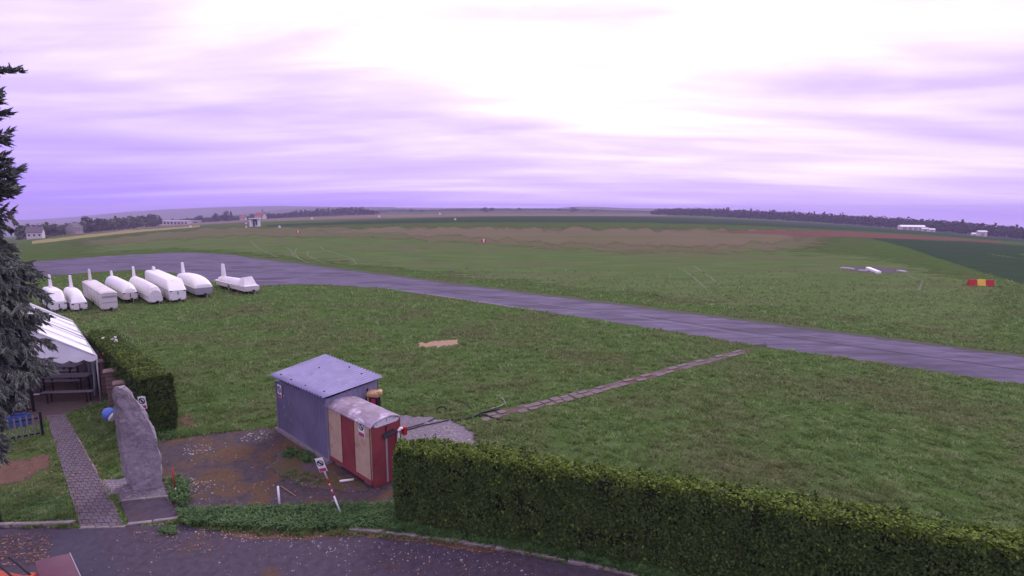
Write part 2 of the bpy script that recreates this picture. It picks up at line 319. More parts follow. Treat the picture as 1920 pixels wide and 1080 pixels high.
def trail(name, line, wid, m, off=.02, n=40):
    """a narrow strip on the ground along a picture line, wid metres wide"""
    q = resample(line, n); c = np.array([P(*p) for p in q]); t = np.gradient(c[:, :2], axis=0); t /= np.linalg.norm(t, axis=1)[:, None] + 1e-9
    nn = np.c_[-t[:, 1], t[:, 0]]; V = []
    for k in range(n):
        for s in (-1, 1):
            ww = wid * (.7 + .5 * random.random()) / 2
            x, y = c[k, 0] + s * ww * nn[k, 0], c[k, 1] + s * ww * nn[k, 1]; V.append((x, y, g(x, y) + off))
    return tag(npmesh(name, V, [(2 * k, 2 * k + 1, 2 * k + 3, 2 * k + 2) for k in range(n - 1)], m), kind='structure')

# ------------------------------------------------------------------ the ground and the fields
def ground():
    rr = np.r_[0.01, np.linspace(2, 40, 30), np.geomspace(42, 4700, 110)]; aa = np.linspace(-math.pi, math.pi, 361)[:-1]
    V = [(r * math.sin(a), r * math.cos(a), g(r * math.sin(a), r * math.cos(a))) for r in rr for a in aa]; n = len(aa)
    Fq = [(i * n + j, (i + 1) * n + j, (i + 1) * n + (j + 1) % n, i * n + (j + 1) % n) for i in range(len(rr) - 1) for j in range(n)]
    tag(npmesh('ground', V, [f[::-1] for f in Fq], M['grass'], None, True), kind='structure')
ground()
sheet('fallow_field', [(90, 443), (180, 437), (303, 425.5), (480, 416), (700, 409.5), (900, 405.5), (1250, 405.5)], [(90, 440), (180, 434.5), (303, 422), (480, 412), (700, 403), (900, 399.5), (1250, 402)], M['fallow'], .008, 120, 4, excl=False)
sheet('yellow_field', [(60, 458), (174, 445), (255, 436), (375, 425.5)], [(60, 452), (174, 439), (255, 431), (375, 423)], M['yellow_field'], .012, 60, 4, .3, excl=False)
sheet('crop_strip', [(500, 425), (700, 420), (850, 417), (1000, 417), (1200, 417), (1400, 423), (1600, 432), (1750, 441), (1930, 455)], [(500, 422), (700, 413), (850, 408), (1000, 405.5), (1200, 406), (1400, 412), (1600, 422.5), (1750, 432), (1930, 447)], M['crop'], .010, 140, 5, .2, excl=False)
sheet('mown_strip', [(40, 494), (200, 480), (330, 474), (470, 486), (740, 521), (1000, 555), (1400, 606), (1700, 643), (1990, 682)], [(40, 462), (200, 440), (330, 428), (470, 420), (740, 420), (1000, 420), (1400, 428), (1640, 447), (1990, 552)], M['mown'], .003, 200, 24, .5, excl=False)
sheet('olive_strip', [(60, 470), (160, 466), (300, 455), (430, 446), (560, 447), (700, 452), (850, 458), (1000, 473), (1200, 484), (1380, 482), (1540, 470), (1640, 452)], [(60, 458), (160, 447), (300, 434), (430, 423), (560, 421), (700, 422), (850, 421), (1000, 419), (1200, 419), (1380, 424), (1540, 433), (1640, 446)], M['olive'], .0035, 160, 10, 2.0, excl=False)
sheet('dry_strip', [(540, 437), (700, 441), (830, 445), (930, 455), (1060, 463), (1230, 470), (1330, 470), (1430, 461), (1560, 450)], [(540, 434), (700, 428), (850, 423), (960, 421), (1060, 421), (1200, 421), (1330, 423), (1430, 425), (1560, 432)], M['dryfield'], .007, 160, 10, 2.6, excl=False)
sheet('ploughed_strip', [(1340, 435.5), (1480, 441), (1560, 444), (1640, 446.5), (1750, 450), (1880, 456)], [(1340, 434), (1480, 432.5), (1560, 434), (1640, 438), (1750, 444.5), (1880, 453.5)], M['plough'], .015, 80, 9, .4, excl=False)
sheet('crop_field', [(1636, 447.5), (1700, 464), (1780, 491), (1850, 513), (1920, 532), (2080, 575)], [(1636, 446.5), (1700, 449), (1780, 453), (1850, 456), (1920, 460), (2080, 472)], M['crop'], .010, 100, 8, .5)
sheet('taxiway', [(-260, 548), (90, 517), (200, 509), (256, 505.5), (319, 510), (350, 517), (420, 533), (470, 538), (560, 533), (620, 534), (700, 539), (800, 552), (900, 567), (1000, 582), (1170, 607), (1400, 645), (1640, 680), (1920, 722), (2060, 744)],
      [(-260, 512), (90, 489), (150, 484), (200, 481), (280, 476), (330, 474), (370, 474), (420, 477), (470, 483), (560, 494), (640, 505), (740, 517.5), (860, 533), (1000, 551), (1170, 572), (1400, 601), (1640, 632), (1920, 668), (2060, 686)], M['taxi'], .006, 260, 10, .5)
sheet('taxiway_edge', [(470, 484.5), (560, 495.5), (740, 519), (860, 534.5), (1000, 552.5), (1170, 573.5), (1400, 603), (1640, 634), (1960, 675)], [(470, 482), (560, 492.5), (740, 515.5), (860, 531), (1000, 548.5), (1170, 569.5), (1400, 598.5), (1640, 629.5), (1960, 670)], M['track_and_shade'], .012, 200, 3, .45)
yard_lo = [(322, 965), (420, 958), (520, 952), (640, 948), (740, 944)]; yard_up = [(288, 835), (330, 822), (420, 812), (520, 800), (640, 790), (770, 778)]
sheet('yard', yard_lo, yard_up, M['yard'], .004, 90, 30, 2.0)
sheet('moss_patch', [(480, 880), (560, 925), (640, 930), (705, 925)], [(520, 830), (590, 850), (640, 880), (700, 915)], M['moss'], .008, 40, 12, 1.5)
sheet('apron', [(748, 828), (850, 840), (925, 836)], [(748, 779), (800, 782), (845, 788), (880, 806), (922, 832)], M['apron'], .005, 60, 10, 1.2)
sheet('driveway', [(-40, 1150), (400, 1150), (900, 1150), (1400, 1150)], [(-40, 990), (140, 989), (235, 987), (340, 982), (380, 994), (450, 1000), (540, 1006), (640, 1004), (700, 1006), (800, 1013), (900, 1027), (1000, 1043), (1100, 1062), (1200, 1084), (1400, 1128)], M['drive'], .004, 150, 20, 1.0)
sheet('asphalt_patch', [(92, 1062), (150, 1078), (215, 1095), (230, 1096)], [(100, 1000), (140, 992), (170, 991), (185, 1000)], M['patch'], .008, 30, 8, 1.5)
sheet('bare_soil', [(-20, 925), (40, 912), (100, 880)], [(-20, 862), (40, 850), (100, 845)], M['soil_patch'], .004, 40, 8, 3)
sheet('bare_soil', [(780, 651), (820, 653), (862, 648)], [(780, 641), (820, 637), (864, 635)], M['sand'], .006, 40, 11, 1.0)
sheet('bare_soil', [(1668, 808), (1682, 808)], [(1668, 804.5), (1682, 804.5)], M['sand'], .006, 16, 3, .6)
sheet('bare_soil', [(320, 800), (350, 810), (420, 808)], [(322, 745), (340, 760), (380, 795)], M['soil_patch'], .003, 30, 6, 3, excl=False)
sheet('soil_edge', [(380, 1008), (450, 1012), (540, 1015), (640, 1010), (700, 1010), (800, 1022), (960, 1050)], [(380, 990), (450, 995), (540, 1000), (640, 997), (700, 1000), (800, 1010), (960, 1034)], M['soil_patch'], .0075, 80, 4, 2.2, excl=False)
sheet('tent_floor', [(-60, 800), (60, 800), (90, 782), (122, 776), (200, 752)], [(-60, 650), (40, 645), (90, 640), (140, 640), (178, 660)], M['joint'], .003, 40, 10)
for ln in ([(536, 464), (546, 470), (550, 480), (568, 488)], [(556, 466), (552, 475), (562, 486), (580, 493)], [(578, 470), (576, 478), (596, 489), (612, 494)], [(600, 462), (606, 468), (630, 475), (660, 485), (670, 496)], [(470, 452), (484, 466), (520, 482)], [(1280, 505), (1300, 520), (1325, 542)], [(1300, 498), (1335, 522), (1352, 540)], [(1700, 515), (1730, 530), (1722, 545)]):
    trail('tyre_track', ln, .22, M['trackpale'])
for ln in ([(738, 456), (748, 466), (775, 485)], [(752, 456), (770, 470), (800, 488), (820, 496)], [(840, 504), (862, 512)], [(880, 506), (900, 515)]):
    trail('tyre_track', ln, .35, M['track_and_shade'])
trail('tyre_track', [(1222, 672), (1245, 668), (1272, 668), (1278, 673), (1255, 679), (1225, 676)], .12, M['track_and_shade'], .012)

for ln, ww, mm in (([(700, 527), (860, 550), (1000, 569), (1170, 592)], .10, 'crack'), ([(1200, 592), (1400, 622), (1640, 655), (1930, 696)], .10, 'crack'), ([(740, 543.5), (800, 551), (900, 566), (1000, 581)], .28, 'seam'), ([(1010, 569), (1200, 596), (1420, 630)], .14, 'seam'), ([(1500, 628), (1700, 652), (1900, 676)], .12, 'seam'),  # wide pale line at the lower edge is painted wet sheen
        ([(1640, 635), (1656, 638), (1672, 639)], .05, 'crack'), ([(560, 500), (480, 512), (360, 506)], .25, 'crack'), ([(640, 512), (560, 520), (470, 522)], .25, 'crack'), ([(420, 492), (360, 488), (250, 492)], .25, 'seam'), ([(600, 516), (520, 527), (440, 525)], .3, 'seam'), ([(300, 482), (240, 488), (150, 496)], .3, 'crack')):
    trail('seam_and_sheen', ln, ww, M[mm], .016 if mm == 'crack' else .012)
# ------------------------------------------------------------------ paths, kerbs, channel
def paver_path():
    o = tag(bpy.data.objects.new('path', None), kind='structure'); COL.objects.link(o)
    a0 = np.array(P(150, 990)[:2]); a1 = np.array(P(86, 780)[:2]); b0 = np.array(P(234, 987)[:2]); b1 = np.array(P(124, 777)[:2])
    bed = MB(); bed.pts([(*a0, .004), (*b0, .004), (*b1, .004), (*a1, .004)], [(0, 1, 2, 3)]); bed.build('bed', M['joint'], o)
    EXCL.append([tuple(a0), tuple(b0), tuple(b1), tuple(a1)])
    rows, ncol = 46, 6; mb = []
    protos = []
    for k in range(8):
        b = MB().box((0, 0, 0), (1, 1, .05), 0, .0); protos.append(b)
    ln = np.linalg.norm(a1 - a0)
    pm = None; count = 0; rest = MB(); meshes = {}
    for r in range(rows):
        t0, t1 = r / rows, (r + 1) / rows; sh = .5 if r % 2 else 0
        for c in range(-1 if sh else 0, ncol):
            s0, s1 = max(0, (c + sh) / ncol), min(1, (c + 1 + sh) / ncol)
            if s1 - s0 < .05: continue
            gs, gt = .045 / ncol, .05 / rows
            q = []
            for s, t in ((s0 + gs, t0 + gt), (s1 - gs, t0 + gt), (s1 - gs, t1 - gt), (s0 + gs, t1 - gt)):
                lo = a0 * (1 - t) + a1 * t; hi = b0 * (1 - t) + b1 * t; q.append(lo * (1 - s) + hi * s)
            cx = sum(q) / 4; h = .022 + random.uniform(-.004, .004)
            def quads(B, org):
                tl = [random.uniform(-.003, .003) for _ in range(4)]
                inn = [p * .93 + cx * .07 for p in q]
                B.loft([[(p[0] - org[0], p[1] - org[1], .0) for p in q], [(p[0] - org[0], p[1] - org[1], h - .005 + e) for p, e in zip(q, tl)], [(p[0] - org[0], p[1] - org[1], h + e) for p, e in zip(inn, tl)]])
            if count < 298:
                B = MB(); quads(B, cx); po = B.build('paver', M['paver'] if random.random() < .65 else M['paver_warm'], o); po.location = (cx[0], cx[1], .005); count += 1
            else:
                quads(rest, (0, 0)); 
    if rest.v: tag(rest.build('far_pavers', M['paver'], o), kind='stuff').location = (0, 0, .005)
paver_path()
def kerb(name, line, n, m, hh=.11, wd=.12):
    o = tag(bpy.data.objects.new(name, None), kind='structure'); COL.objects.link(o)
    q = np.array([P(*p)[:2] for p in resample(line, n + 1)])
    for i in range(n):
        a, b = q[i], q[i + 1]; c = (a + b) / 2; d = b - a; L = np.hypot(*d)
        k = MB().box((0, 0, 0), (L - .02, wd * random.uniform(.9, 1.1), hh), 0, .015).build('kerb_stone', m, o)
        k.location = (c[0], c[1], hh / 2 - .03 + random.uniform(-.012, .012)); k.rotation_euler = (random.uniform(-.04, .04), random.uniform(-.02, .02), math.atan2(d[1], d[0]) + random.uniform(-.02, .02))
kerb('kerb', [(-30, 988), (140, 984)], 3, M['kerb'], .13)
kerb('kerb', [(150, 990), (236, 987)], 3, M['kerb'], .05, .1)
kerb('kerb', [(238, 985), (335, 974)], 2, M['kerb'], .09)
kerb('kerb', [(655, 995), (720, 1000), (800, 1009), (900, 1024), (1000, 1040), (1100, 1060), (1200, 1082)], 8, M['kerb'], .1)
kerb('kerb', [(232, 984), (178, 880), (120, 775)], 9, M['kerb'], .05, .06)
def channel():
    lo = [(908, 788), (1000, 767), (1100, 741), (1200, 716), (1290, 690), (1350, 674), (1440, 650)]; up = [(880, 782), (985, 758), (1090, 733), (1200, 704), (1290, 680), (1350, 667), (1436, 646)]
    o = sheet('cable_trench', [(x, y + 2.5) for x, y in lo], [(x, y - 2) for x, y in up], M['trench'], .006, 110, 9, .8)
    cl = resample([(900, 786), (1000, 763.5), (1100, 737), (1200, 710.5), (1290, 685.5), (1350, 670.5), (1412, 654)], 31)
    w0 = [P(*p) for p in cl]
    for i in range(30):
        a = np.array(w0[i][:2]); b = np.array(w0[i + 1][:2]); d = b - a; L = np.hypot(*d); nrm = np.array((-d[1], d[0])) / L
        for s in (-1, 1):
            if random.random() < (.22 if i < 18 else .6): continue
            c = (a + b) / 2 + nrm * s * .17 + d * random.uniform(-.1, .1)
            k = MB().box((0, 0, 0), (L * random.uniform(.8, 1.0) - .03, .30 * random.uniform(.75, 1.15), .05), 0, .01).build('concrete_slab', M['slab'], o)
            k.location = (c[0], c[1], .012 + random.uniform(-.006, .012)); k.rotation_euler = (random.uniform(-.05, .05), random.uniform(-.02, .02), math.atan2(d[1], d[0]) + random.uniform(-.05, .05))
channel()
def hose(name, line, r, label, cat, m='dark', z=.03, group=None, n=24):
    p = [P(*q) for q in resample(line, n)]; tag(MB().tube([(a, b, c + z + random.uniform(0, .012)) for a, b, c in p], r, 6).build(name, M[m], None, True), label, cat, group)
hose('hose', [(846, 789), (868, 788), (890, 782), (905, 775), (922, 771), (936, 769)], .032, 'thick black hose lying along the grass edge beside the trench', 'hose')
hose('hose', [(898, 782), (908, 778), (922, 784), (938, 788), (962, 790)], .026, 'black hose crossing the near end of the trench towards the lawn', 'hose')
hose('hose', [(856, 741), (862, 748), (872, 758), (886, 768)], .016, 'thin dark hose slanting through the grass above the trench', 'hose')
hose('hose', [(936, 742), (944, 750), (948, 757), (938, 763), (920, 768)], .018, 'thin pale grey hose curling in the grass right of the dark one', 'hose', 'metal')
hose('pipe', [(752, 811), (790, 800), (842, 789)], .02, 'long dark pipe on the apron running from the red wagon to the trench', 'pipe', 'black')
hose('pipe', [(758, 806), (795, 795)], .018, 'short dark pipe on the apron beside the wagon, behind the long one', 'pipe', 'black')
hose('pipe', [(803, 792), (816, 785)], .018, 'stub of dark pipe at the grass edge of the apron', 'pipe', 'black')
def hoop():
    c = P(828, 770); tag(MB().tube([(c[0] + .2 * math.cos(t), c[1] + .03 * math.sin(t * 2), .0 + .17 * math.sin(t)) for t in np.linspace(-.1, math.pi + .1, 16)], .03, 6).build('hoop', M['dark'], None, True), 'small black hoop standing out of the grass above the apron', 'hoop')
hoop()

# ------------------------------------------------------------------ signs
def sign_plate(parent, o, ex, ez, w_, h_, nrm, band=True):
    """white plate with a black ring, a slash and a red text band; o = lower left corner"""
    o, ex, ez, n = (np.array(v, float) for v in (o, ex, ez, nrm))
    def slab(x0, z0, x1, z1, t0, t1):
        q = [o + ex * a + ez * b for a, b in ((x0, z0), (x1, z0), (x1, z1), (x0, z1))]
        return MB().hexa([p + n * t0 for p in q], [p + n * t1 for p in q])
    pl = slab(0, 0, w_, h_, 0, .012).build('sign_plate', M['signwhite'], parent)
    cx, cz, r = w_ * .5, h_ * .64, min(w_ * .42, h_ * .3)
    rg = MB(); k = 20
    ring = lambda rad, t: [o + ex * (cx + rad * math.cos(2 * math.pi * i / k)) + ez * (cz + rad * math.sin(2 * math.pi * i / k)) + n * t for i in range(k)]
    A, B, C2, D = ring(r, .012), ring(r, .018), ring(r * .74, .018), ring(r * .74, .012)
    rg.loft([A, B, C2, D], True, False).build('ring', M['black'], pl)
    q = [o + ex * (cx + a) + ez * (cz + b) for a, b in ((-.7 * r - .02, .6 * r), (-.6 * r, .7 * r + .02), (.7 * r + .02, -.6 * r), (.6 * r, -.7 * r - .02))]
    MB().hexa([p + n * .0125 for p in q], [p + n * .0165 for p in q]).build('slash', M['black'], pl)
    slab(cx - r * .22, cz - r * .5, cx + r * .12, cz + r * .45, .0122, .0155).build('pictogram', M['black'], pl)
    if band:
        slab(w_ * .04, h_ * .03, w_ * .96, h_ * .27, .0122, .016).build('text_band', M['signred'], pl)
    return pl

# ------------------------------------------------------------------ grey shed
def corrugated(p0, p1, zb, zt, nrm, pitch, amp, name, m, parent):
    p0, p1, n = np.array(p0[:2]), np.array(p1[:2]), np.array(nrm); L = np.hypot(*(p1 - p0)); k = int(L / pitch * 6); V = []
    for i in range(k + 1):
        t = i / k; off = amp * math.sin(2 * math.pi * t * L / pitch); q = p0 + (p1 - p0) * t + n * off
        for j in range(2): V.append((q[0], q[1], (zb, zt[0] + (zt[1] - zt[0]) * t)[j]))
    for i in range(k + 1):
        q = np.array(V[2 * i][:2]) - n * .05; V += [(q[0], q[1], V[2 * i][2]), (q[0], q[1], V[2 * i + 1][2])]
    f = [(2 * i, 2 * i + 2, 2 * i + 3, 2 * i + 1) for i in range(k)]; o2 = 2 * (k + 1)
    f += [(o2 + 2 * i + 1, o2 + 2 * i + 3, o2 + 2 * i + 2, o2 + 2 * i) for i in range(k)]
    f += [(2 * i + 1, 2 * i + 3, o2 + 2 * i + 3, o2 + 2 * i + 1) for i in range(k)]
    return MB().pts(V, f).build(name, m, parent, False)
def shed():
    L = np.array(P(524, 806)[:2]); C = np.array(P(619, 868)[:2]); lc = (C - L) / np.hypot(*(C - L)); dd = np.array((-lc[1], lc[0]))
    if dd[1] < 0: dd = -dd
    D = 1.85; Rr = C + dd * D; Bk = L + dd * D; outl = -dd
    root = empty('shed', (0, 0, 0), 'grey corrugated steel shed with a shallow sloping roof, standing on the yard', 'shed')
    zL, zC = Z(L[1], 714), Z(C[1], 748); zR, zB = Z(Rr[1], 712) , 0; zB = zR - (zC - zL)
    pl = MB(); q = [L - lc * .08 - dd * .12, C + lc * .05 - dd * .12, Rr + lc * .05 + dd * .05, Bk - lc * .08 + dd * .05]
    pl.hexa([(*p, -.02) for p in q], [(*p, .10) for p in q]).build('plinth', M['concrete'], root)
    corrugated(L, C, .10, (zL, zC), outl, .16, .010, 'wall', M['shedwall'], root)
    corrugated(C, Rr, .10, (zC, zR), lc, .19, .022, 'wall', M['shedside'], root)
    corrugated(Rr, Bk, .10, (zR, zB), dd, .16, .012, 'wall', M['shedwall'], root)
    corrugated(Bk, L, .10, (zB, zL), -lc, .19, .015, 'wall', M['shedside'], root)
    for c, zz in ((L, zL), (C, zC)):
        MB().box((c[0] + outl[0] * .02, c[1] + outl[1] * .02, (.1 + zz) / 2), (.05, .05, zz - .1), math.atan2(lc[1], lc[0])).build('corner_post', M['shedside'], root)
    # roof: corrugations fall from the back to the front eave
    ov = .16
    cs = [L - lc * ov + outl * ov, C + lc * .06 + outl * ov, Rr + lc * .14 + dd * .1, Bk - lc * .02 + dd * .1]
    zs = [Z(cs[0][1], 703), Z(cs[1][1], 745), Z(cs[2][1], 705.5), Z(cs[3][1], 664.5)]
    zs[0] = max(zs[0], zL + .03); zs[1] = max(zs[1], zC + .03); zs[2] = max(zs[2], zR + .03)
    pitch = .19; LL = np.hypot(*(cs[1] - cs[0])); k = int(LL / pitch * 6); V = []
    for i in range(k + 1):
        t = i / k; off = .036 * math.sin(2 * math.pi * t * LL / pitch)
        for j in range(9):
            s = j / 8
            a = cs[0] * (1 - t) + cs[1] * t; b = cs[3] * (1 - t) + cs[2] * t; za = zs[0] * (1 - t) + zs[1] * t; zb = zs[3] * (1 - t) + zs[2] * t
            p = a * (1 - s) + b * s; V.append((p[0], p[1], za * (1 - s) + zb * s + off))
    f = [(i * 9 + j, (i + 1) * 9 + j, (i + 1) * 9 + j + 1, i * 9 + j + 1) for i in range(k) for j in range(8)]; n0 = len(V)
    V += [(x, y, z - .014) for x, y, z in V]; f += [tuple(n0 + q for q in ff[::-1]) for ff in f]
    f += [(i * 9, n0 + i * 9, n0 + (i + 1) * 9, (i + 1) * 9) for i in range(k)]
    rf = MB().pts(V, f).build('roof', M['shedroof'], root, True)
    for t, s in ((.35, .08), (.62, .08), (.12, .1), (.9, .12), (.3, .6), (.55, .9), (.8, .85)):
        a = cs[0] * (1 - t) + cs[1] * t; b = cs[3] * (1 - t) + cs[2] * t; p = a * (1 - s) + b * s
        z = (zs[0] * (1 - t) + zs[1] * t) * (1 - s) + (zs[3] * (1 - t) + zs[2] * t) * s
        MB().box((p[0], p[1], z + .03), (.05, .05, .025)).build('roof_bolt', M['dark'], rf)
    sp = L + lc * .16 + outl * .025
    sign_plate(root, (*sp, Z(L[1], 741)), (*lc, 0), (0, 0, 1), .30, .47, (*outl, 0))
    for t, z in ((.28, 1.05), (.48, 1.3), (.28, 1.45), (.3, .75), (.5, .7)):   # small pale rivet heads with runs
        p = L + lc * t * 2.2 + outl * .022; MB().box((p[0], p[1], z), (.03, .02, .07), math.atan2(lc[1], lc[0])).build('rivet', M['pebble'], root)
    for s in range(3):
        p = L - lc * (.1 + .1 * s) - dd * (.3 + .25 * s)
    EXCL.append([tuple(p) for p in q])
    return L, C, lc, dd, Rr
SH = shed()

# ------------------------------------------------------------------ red and cream wagon
def wagon():
    L = np.array(P(621, 867)[:2]); C = np.array(P(700, 917)[:2]); lc = (C - L) / np.hypot(*(C - L)); dd = np.array((-lc[1], lc[0]))
    if dd[1] < 0: dd = -dd
    W = .98; out = -dd; R2 = C + dd * W; B2 = L + dd * W; ll = np.hypot(*(C - L)); th = math.atan2(lc[1], lc[0])
    root = empty('wagon', (0, 0, 0), 'old site wagon striped cream and red with a curved roof, beside the grey shed', 'wagon')
    zw = Z(C[1], 800); z0 = .16
    wl = lambda s, d=0.0: L + lc * (ll * s) + out * d
    core = [L + dd * .02, C + dd * .02 - lc * .02, R2 - dd * .02 - lc * .02, B2 - dd * .02]
    MB().hexa([(*p, z0) for p in core], [(*p, zw) for p in core]).build('body', M['darkred'], root)
    fr = [(0, .335, 'cream', 'cream side panel'), (.335, .635, 'redpaint', 'faded red side panel'), (.635, 1, 'cream', 'cream side panel with a warning sign')]
    for a, b, mm, lb in fr:
        p0, p1 = wl(a + .004), wl(b - .004); pp = [p0 + out * .03, p1 + out * .03, p1 + dd * .015, p0 + dd * .015]
        o = MB().hexa([(*p, z0 + .10) for p in pp], [(*p, zw) for p in pp]).build('side_panel', M[mm], root); o['label'] = lb
    p0, p1 = wl(0), wl(1); pp = [p0 + out * .045, p1 + out * .045, p1, p0]
    MB().hexa([(*p, z0 - .02) for p in pp], [(*p, z0 + .095) for p in pp]).build('sill_beam', M['redpaint'], root)
    for a in (.002, .335, .635, .985):       # dark cover strips over the joints, rusty at the corner
        p = wl(a + .005, .034); MB().box((p[0], p[1], (z0 + .1 + zw) / 2), (.03, .012, zw - z0 - .1), th).build('cover_strip', M['darkred'] if a < .9 else M['soil'], root)
    # end wall: two leaves, lintel, hood, pipe bend
    ew = lambda s, d=0.0: C + dd * (W * s) + lc * d
    for a, b in ((.0, .46), (.5, 1.0)):
        p0, p1 = ew(a + .01), ew(b - .005); pp = [p0 + lc * .035, p1 + lc * .035, p1 - lc * .015, p0 - lc * .015]
        o = MB().hexa([(*p, .02) for p in pp], [(*p, zw - .02) for p in pp]).build('door_leaf', M['redpaint'], root)
    p = ew(.48, .03); MB().box((p[0], p[1], .8), (.05, .035, 1.5), th + math.pi / 2).build('door_post', M['metal'], root)
    # roof: barrel
    rings = []; nn = 14
    for s in (-.06, .02, .25, .5, .75, .98, 1.03):
        r = []
        for i in range(nn + 1):
            t = i / nn; wv = -.07 + 1.14 * t; p = L + lc * (ll * s) + dd * (W * wv); zz = zw + .17 * (1 - (2 * t - 1)**2)**.8
            r.append((p[0], p[1], zz + random.uniform(-.006, .006)))
        for i in range(nn, -1, -1): q = r[i]; r.append((q[0], q[1], q[2] - .035))
        rings.append(r)
    MB().loft(rings).build('roof', M['wagonroof'], root)
    # arched end board under the roof edge, flaking white
    arc = [(ew(.06 + .88 * i / 10, .02), zw + .02 + .165 * (1 - (2 * i / 10 - 1)**2)**.8) for i in range(11)]
    MB().loft([[(*(a + lc * .03), zw - .12 + (.05 if 0 < k < 10 else .1)) for k, (a, z) in enumerate(arc)], [(*(a + lc * .03), z - .02) for a, z in arc], [(*(a - lc * .02), z - .02) for a, z in arc], [(*(a - lc * .02), zw - .12) for a, z in arc]], False, False).build('gable_board', M['lichen'], root)
    hd = MB(); q0, q1 = ew(.34), ew(.74); hd.hexa([(*(q0 + lc * .03), zw - .34), (*(q0 + lc * .16), zw - .44), (*(q1 + lc * .16), zw - .36), (*(q1 + lc * .03), zw - .28)], [(*(q0 + lc * .03), zw - .32), (*(q0 + lc * .17), zw - .42), (*(q1 + lc * .17), zw - .34), (*(q1 + lc * .03), zw - .26)]).build('hood', M['black'], root)
    p = ew(.86, .10); MB().tube([(p[0] + dd[0] * a, p[1] + dd[1] * a, z) for a, z in ((0, zw - .95), (0, zw - .45), (.02, zw - .36), (.08, zw - .31), (.15, zw - .33))], .045, 10).build('pipe_bend', M['signwhite'], root, True)
    p = ew(1.08, .10); MB().box((p[0], p[1], zw - .42), (.16, .1, .26), th, .02).build('red_box', M['red'], root)
    sp = wl(.755, .032); sign_plate(root, (*sp, Z(C[1], 826) - .02), (*lc, 0), (0, 0, 1), .30, .52, (*out, 0))
    for s in (.15, .85):
        for k in (.12, .88):
            p = wl(s) + dd * (W * k); MB().box((p[0], p[1], .07), (.35, .15, .18), th).build('skid_block', M['concrete'], root)
    p = wl(.62, .25); tag(MB().tube([(p[0] - .25, p[1] - .06, .04), (p[0] + .15, p[1] + .02, .05)], .035, 8).build('offcut_pipe', M['signwhite'], None, True), 'short white pipe offcut lying on the moss in front of the wagon', 'pipe')
    p = ew(-.05, .25); 
    EXCL.append([tuple(p) for p in core]); return C, lc, dd
WG = wagon()
def fuel_pump():
    Rr, lc, dd = SH[4], SH[2], SH[3]; b = Rr + lc * .12 + dd * .12
    x, y = P(706, 800)[0], P(706, 800)[1]; x = -4.55; y = 17.0
    root = empty('fuel_pump', (x, y, 0), 'small fuel pump with a cracked tan hood and black body beside the shed corner', 'fuel pump', None, math.atan2(lc[1], lc[0]) + .5)
    zt = Z(y, 733)
    MB().box((0, 0, zt * .45), (.26, .24, zt * .9), 0, .02).build('cabinet', M['black'], root)
    MB().box((-.02, 0, zt - .10), (.40, .34, .20), 0, .05).build('hood', M['tan'], root)
    MB().box((.17, 0, zt - .02), (.16, .22, .13), .3, .03).build('hood_lobe', M['tan'], root)
    MB().box((0, -.125, zt - .33), (.16, .02, .2)).build('dial', M['signred'], root)
    MB().box((.01, -.128, zt - .53), (.14, .03, .13)).build('meter', M['signwhite'], root)
    MB().box((-.2, -.02, zt - .3), (.05, .2, .6), 0, .01).build('side_rail', M['tan'], root)
    MB().box((-.29, 0, zt * .5), (.07, .16, zt + .15), 0, .01).build('post', M['black'], root)
    MB().tube([(-.26, -.05, zt - .1), (-.3, -.18, zt - .5), (-.2, -.22, zt - .9), (-.05, -.16, zt - .8)], .018, 6).build('filler_hose', M['dark'], root, True)
fuel_pump()

# ------------------------------------------------------------------ hedges
_VT = RNG.random((4, 256, 256))
def vnoise(x, y, sd):
    xi, yi = np.floor(x).astype(int), np.floor(y).astype(int); fx, fy = x - xi, y - yi; fx, fy = fx * fx * (3 - 2 * fx), fy * fy * (3 - 2 * fy); t = _VT[sd % 4]
    q = lambda i, j: t[(xi + i) % 256, (yi + j) % 256]
    return (q(0, 0) * (1 - fx) + q(1, 0) * fx) * (1 - fy) + (q(0, 1) * (1 - fx) + q(1, 1) * fx) * fy
def leaves(n, pts, nrms, size, spread):
    """n leaf sprays (two triangles folded) at pts, roughly facing nrms"""
    n = len(pts); a = RNG.normal(size=(n, 3)); nr = nrms + RNG.normal(0, spread, (n, 3)); nr /= np.linalg.norm(nr, axis=1)[:, None]
    t = np.cross(nr, a); t /= np.linalg.norm(t, axis=1)[:, None] + 1e-9; b = np.cross(nr, t)
    s = (size * RNG.uniform(.6, 1.5, n))[:, None]
    V = np.stack([pts - t * s * .5, pts - b * s * .30 + nr * s * .12, pts + t * s * .6, pts + b * s * .30 + nr * s * .12], 1).reshape(-1, 3)
    i = np.arange(n)[:, None] * 4; return V, np.concatenate([i + [0, 1, 2], i + [0, 2, 3]], 0)
